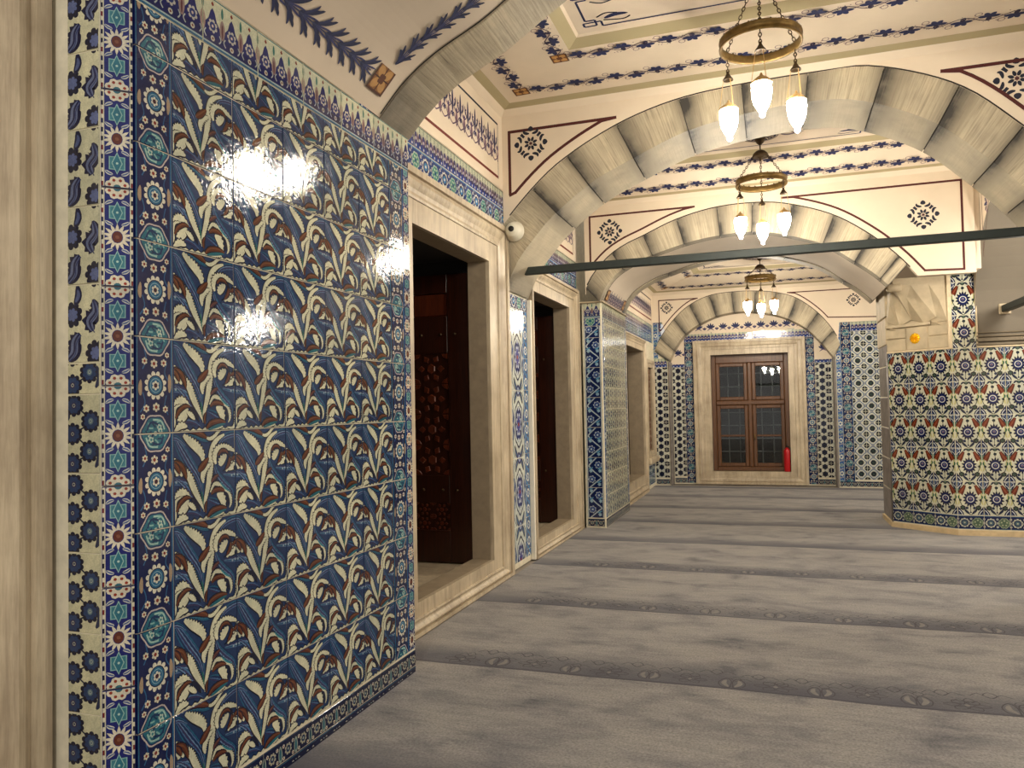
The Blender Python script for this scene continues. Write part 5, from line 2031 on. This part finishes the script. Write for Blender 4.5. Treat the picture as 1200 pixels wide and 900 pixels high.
def pat_motif(kind):
    p = Pat(1, 1, None)
    c0 = '#3b383e'
    def out(pts, wd=.006):
        p.stroke(pts + [pts[0]], wd, c0, 4)
    if kind == 0:
        for sg in (-1, 1):
            out([(sg * .008, -.06), (sg * .05, -.05), (sg * .065, .01), (sg * .03, .07), (sg * .004, .03)])
            p.leaf([(sg * .015, -.05), (sg * .04, 0), (sg * .03, .05)], .026, '#77736f', 3)
    elif kind == 1:
        for k in range(6):
            a = k * PI / 3
            x, y = .06 * math.cos(a), .04 * math.sin(a)
            out([(x * .4, y * .4), (x + .03 * math.sin(a), y - .02 * math.cos(a)), (x * 1.7, y * 1.7), (x - .03 * math.sin(a), y + .02 * math.cos(a))], .005)
        p.disc(0, 0, .012, '#77736f', 7)
    else:
        out([(0, -.04), (.03, 0), (0, .04), (-.03, 0)], .005)
        p.stroke([(-.09, -.02), (-.05, .02), (0, -.04), (.05, .015), (.1, -.02)], .005, c0, 4)
    return p


mot = []
for k in range(3):
    me = pattern_mesh('floral_motif', pat_motif(k), (-50, -50, 50, 50), slab=False, mat=PAINT, lift=.000014)
    for v in me.vertices:
        v.co.x -= 50
        v.co.y -= 50
        v.co.z += .0006
    mot.append(me)
for r, y in enumerate((2.66, 4.05, 5.44, 6.83)):
    x = -1.75 if y > 3.95 else -1.2
    i = 0
    while x < 2.6:
        sc_ = random.uniform(.85, 1.1)
        put_mesh('floral_motif', mot[(i + r) % 2], Matrix.Translation((x, y + .13 + random.uniform(-.015, .015), 0)) @ Matrix.Scale(sc_, 4), carpet)
        put_mesh('floral_motif', mot[2], Matrix.Translation((x + .13, y + .27 + random.uniform(-.02, .02), 0)), carpet)
        put_mesh('floral_motif', mot[2], Matrix.Translation((x + .02, y + .20 + random.uniform(-.02, .02), 0)) @ Matrix.Scale(.8, 4), carpet)
        x += .215
        i += 1

# tie rods
rod = thing('tie_rod', 'long dark iron tie rod spanning under the wide grey stone arch', 'rod', (-2.15, 6.73, 2.71))
obj('bar', MB().bbox((-2.2, 6.70, 2.675), (2.2, 6.76, 2.745), .006), IRON, rod)
rod2 = thing('tie_rod', 'short dark iron tie rod entering the plastered arch above the octagonal pier', 'rod', (2.34, 9.30, 2.40))
obj('bar', MB().bbox((2.31, 6.75, 2.365), (2.38, 9.34, 2.435), .006), IRON, rod2)
obj('wall_plate', MB().bbox((2.29, 9.325, 2.345), (2.40, 9.36, 2.455), .006), SANDSTONE, rod2)


# chandeliers
def link_chain(mb, a, b, link=.034, r=.0035):
    a, b = Vector(a), Vector(b)
    d = b - a
    n = max(2, round(d.length / (link * .78)))
    d.normalize()
    s1 = d.cross(Vector((0, 1, .3))).normalized()
    s2 = d.cross(s1)
    L = (b - a).length / n
    for k in range(n):
        c_ = a + d * (L * (k + .5))
        s = s1 if k % 2 else s2
        pts = [c_ + d * (L * .62 * math.cos(t)) + s * (.009 * math.sin(t)) for t in [2 * PI * i / 8 for i in range(8)]]
        mb.tube(pts, r, 4, closed=True)


def build_chandelier(drop, phase, name, label, loc, Rr=.245, low=.16):
    """origin at the centre of the ring; drop = height of the ceiling above the ring"""
    t = thing(name, label, 'chandelier', (0, 0, 0), 'brass ring chandeliers')
    cz = drop - low
    obj('canopy', MB().lathe([(0, drop), (.055, drop - .001), (.05, drop - .03), (.03, drop - .06), (.012, drop - .075), (0, drop - .076)], n=20), BRONZE, t, smooth=True)
    obj('stem', MB().tube([(0, 0, drop - .07), (0, 0, cz - .02)], .006, 8), BRONZE, t, smooth=True)
    obj('crown', MB().lathe([(0, cz + .03), (.02, cz + .03), (.045, cz + .02), (.07, cz - .005), (.082, cz - .035), (.078, cz - .04), (.05, cz - .03), (.012, cz - .05), (.01, cz - .075), (0, cz - .08)], n=20), BRONZE, t, smooth=True)
    h = .028
    rb = MB()
    n = 48
    prof = [(Rr, -h), (Rr + .012, -h - .004), (Rr + .014, -h + .01), (Rr + .006, -h + .014), (Rr + .006, h - .014), (Rr + .014, h - .01), (Rr + .012, h + .004), (Rr, h), (Rr - .004, h - .01), (Rr - .004, -h + .01)]
    for k in range(n):
        a = 2 * PI * k / n
        for r, z in prof:
            rb.v.append((r * math.cos(a), r * math.sin(a), z))
    m = len(prof)
    for k in range(n):
        j = (k + 1) % n
        for i in range(m):
            i2 = (i + 1) % m
            rb.f.append((k * m + i, j * m + i, j * m + i2, k * m + i2))
    rg = obj('ring', rb, BRASS, t, smooth=True)
    st_ = MB()
    for k in range(24):
        a = 2 * PI * k / 24
        p = Vector((math.cos(a), math.sin(a), 0))
        st_.lathe([(0, h), (.006, h), (.007, h + .007), (.003, h + .011), (0, h + .012)], (p.x * (Rr + .006), p.y * (Rr + .006), 0), 6)
    obj('cresting', st_, BRONZE, rg)
    for k in range(3):
        a = phase + k * 2 * PI / 3
        p = Vector((Rr * math.cos(a), Rr * math.sin(a), 0))
        q = Vector((.07 * math.cos(a), .07 * math.sin(a), cz - .03))
        mb = MB()
        link_chain(mb, q, p + Vector((0, 0, h)))
        obj('chain', mb, BRONZE, t)
        hb = MB()
        link_chain(hb, p + Vector((0, 0, -h)), p + Vector((0, 0, -.115)), .03)
        hb.lathe([(0, -.105), (.006, -.105), (.01, -.12), (.02, -.14), (.034, -.158), (.035, -.165), (.02, -.16), (0, -.15)], (p.x, p.y, 0), 14)
        obj('hanger', hb, BRONZE, t)
        gl = MB()
        zt = -.365
        gl.lathe([(0, zt + .004), (.05, zt + .004), (.058, zt - .01), (.0605, zt - .04), (.058, zt - .08), (.050, zt - .115), (.038, zt - .145), (.026, zt - .165), (.018, zt - .175), (.0165, zt - .185), (.018, zt - .195), (.012, zt - .207), (0, zt - .21)], (p.x, p.y, 0), 20)
        g = obj('lamp', gl, GLOW, t, smooth=True)
        cp = MB()
        cp.lathe([(0, zt + .068), (.006, zt + .066), (.01, zt + .05), (.022, zt + .042), (.042, zt + .028), (.056, zt + .012), (.064, zt + .004), (.064, zt - .002), (.05, zt + .002), (0, zt + .005)], (p.x, p.y, 0), 18)
        obj('cap', cp, CAPM, g, smooth=True)
        wi = MB()
        for i in range(3):
            aa = a + .5 + i * 2 * PI / 3
            wi.tube([(p.x + .03 * math.cos(aa), p.y + .03 * math.sin(aa), -.16), (p.x + .06 * math.cos(aa), p.y + .06 * math.sin(aa), zt + .002)], .0022, 5)
        obj('hanging_wires', wi, CAPM, g)
    t.location = loc
    return t


V_ = lambda x, y: math.atan2(y, x)
build_chandelier(.42, -PI / 2, 'chandelier', 'nearest brass ring chandelier with three lit glass lamps', (-.013, 5.15, 3.775), .245, .045)
build_chandelier(.455, PI / 2, 'chandelier', 'middle brass ring chandelier hanging from the painted ceiling rosette', (-.052, 8.0, 3.65), .235)
build_chandelier(.345, PI / 2, 'chandelier', 'farthest brass ring chandelier in front of the end window', (-.135, 12.3, 3.36), .22)

# surveillance camera dome
cd = thing('security_camera', 'small cream dome security camera on the wall beside the wide arch', 'camera', (-2.11, 6.39, 3.0))
dm = MB().lathe([(0, 0), (.085, 0), (.09, .015), (.085, .035), (.07, .05), (.068, .075), (.055, .10), (.035, .115), (0, .12)], (-2.115, 6.395, 3.005), 24, '-y')
obj('housing', dm, WHITE, cd, smooth=True)
obj('lens', MB().lathe([(0, .116), (.026, .116), (.024, .128), (.015, .134), (0, .136)], (-2.112, 6.395, 3.008), 16, '-y'), BLACK, cd, smooth=True)

# fire extinguisher on the sill of the end window
fx = thing('fire_extinguisher', 'red fire extinguisher standing on the end window sill', 'extinguisher', (.205, 14.44, .235))
obj('cylinder_body', MB().lathe([(0, .0), (.052, 0), (.056, .01), (.056, .36), (.05, .385), (.03, .405), (.02, .41), (.02, .425), (0, .425)], (.205, 14.44, .236), 20), RED, fx, smooth=True)
obj('valve', MB().lathe([(0, .425), (.016, .425), (.016, .455), (0, .455)], (.205, 14.44, .236), 10).bbox((.195, 14.37, .69), (.215, 14.46, .705), .004).bbox((.195, 14.38, .715), (.215, 14.46, .727), .004), BLACK, fx)
obj('hose', MB().tube([(.222, 14.43, .68), (.258, 14.42, .66), (.272, 14.42, .58), (.270, 14.42, .46), (.265, 14.42, .40)], .009, 8), BLACK, fx, smooth=True)


# wooden shutters standing open inside the window niches
def star_panel(x0, x1, z0, z1, y, rails, parent, cell=.24):
    """interlaced star lattice: raised straps and small inlaid panels"""
    w_, h_ = x1 - x0, z1 - z0
    bp = obj('star_panel', MB().box((x0, y + .012, z0), (x1, y + .02, z1)), SHUTTER, parent)
    nx = max(1, round(w_ / cell))
    nz = max(1, round(h_ / cell))
    cx, cz = w_ / nx, h_ / nz
    mb = MB()
    for i in range(nx):
        for j in range(nz):
            ox, oz = x0 + (i + .5) * cx, z0 + (j + .5) * cz
            r = min(cx, cz) * .5
            pieces = [[(r * .34 * math.cos(2 * PI * k / 6 + PI / 6), r * .34 * math.sin(2 * PI * k / 6 + PI / 6)) for k in range(6)]]
            for k in range(6):
                a = 2 * PI * k / 6
                pieces.append([(r * d_ * math.cos(a + t), r * d_ * math.sin(a + t)) for d_, t in ((.44, 0), (.72, -.32), (.98, 0), (.72, .32))])
            for sx in (-1, 1):
                for sz in (-1, 1):
                    pieces.append([(sx * cx * .49, sz * cz * .49), (sx * cx * .30, sz * cz * .49), (sx * cx * .36, sz * cz * .36), (sx * cx * .49, sz * cz * .30)])
            for pc in pieces:
                n = len(pc)
                c0 = (sum(p[0] for p in pc) / n, sum(p[1] for p in pc) / n)
                inn = [(c0[0] + (p[0] - c0[0]) * .8, c0[1] + (p[1] - c0[1]) * .8) for p in pc]
                ar = sum(pc[k - 1][0] * pc[k][1] - pc[k][0] * pc[k - 1][1] for k in range(n))
                if ar < 0:
                    pc, inn = pc[::-1], inn[::-1]
                vs = [(ox + p[0], y + .0125, oz + p[1]) for p in pc] + [(ox + p[0], y + .004, oz + p[1]) for p in inn]
                mb.add(vs, [tuple(range(n, 2 * n))] + [(k, (k + 1) % n, n + (k + 1) % n, n + k) for k in range(n)])
    obj('inlay_pieces', mb, SHUTTER2, bp, kind='stuff')


def shutter(y, xr, width, z0, z1, label):
    x0, x1 = xr - width, xr
    t = thing('wooden_shutter', label, 'shutter', ((x0 + x1) / 2, y + .02, z0), 'open window shutters')
    st_ = .20
    obj('stile', MB().bbox((x1 - st_, y, z0), (x1, y + .045, z1), .006), SHUTTER, t)
    obj('stile', MB().bbox((x0, y, z0), (x0 + .10, y + .045, z1), .006), SHUTTER, t)
    H = z1 - z0
    cuts = [(0, .11), (.205, .30), (.725, .855), (.935, 1.0)]     # rails as fractions of the height
    for a, b in cuts:
        obj('rail', MB().bbox((x0 + .10, y + .001, z0 + a * H), (x1 - st_, y + .044, z0 + b * H), .004), SHUTTER, t)
    obj('panel', MB().bbox((x0 + .10, y + .012, z0 + .855 * H), (x1 - st_, y + .035, z0 + .935 * H), .01), SHUTTER2, t)
    star_panel(x0 + .10, x1 - st_, z0 + .30 * H, z0 + .725 * H, y, None, t)
    star_panel(x0 + .10, x1 - st_, z0 + .11 * H, z0 + .205 * H, y, None, t, .15)
    for a in (.25, .79):
        for xx in (x0 + .18, x1 - st_ - .06, x1 - st_ + .07):
            obj('stud', MB().lathe([(0, 0), (.012, 0), (.013, .006), (.008, .012), (0, .014)], (xx, y, z0 + a * H), 10, '-y'), BRONZE, t, smooth=True)
    return t


shutter(5.985, -2.405, .62, .16, 2.60, 'dark carved wooden shutter standing open in the nearer left window')
shutter(8.63, -2.405, .62, .11, 2.52, 'dark carved wooden shutter standing open in the window beside the second pier')
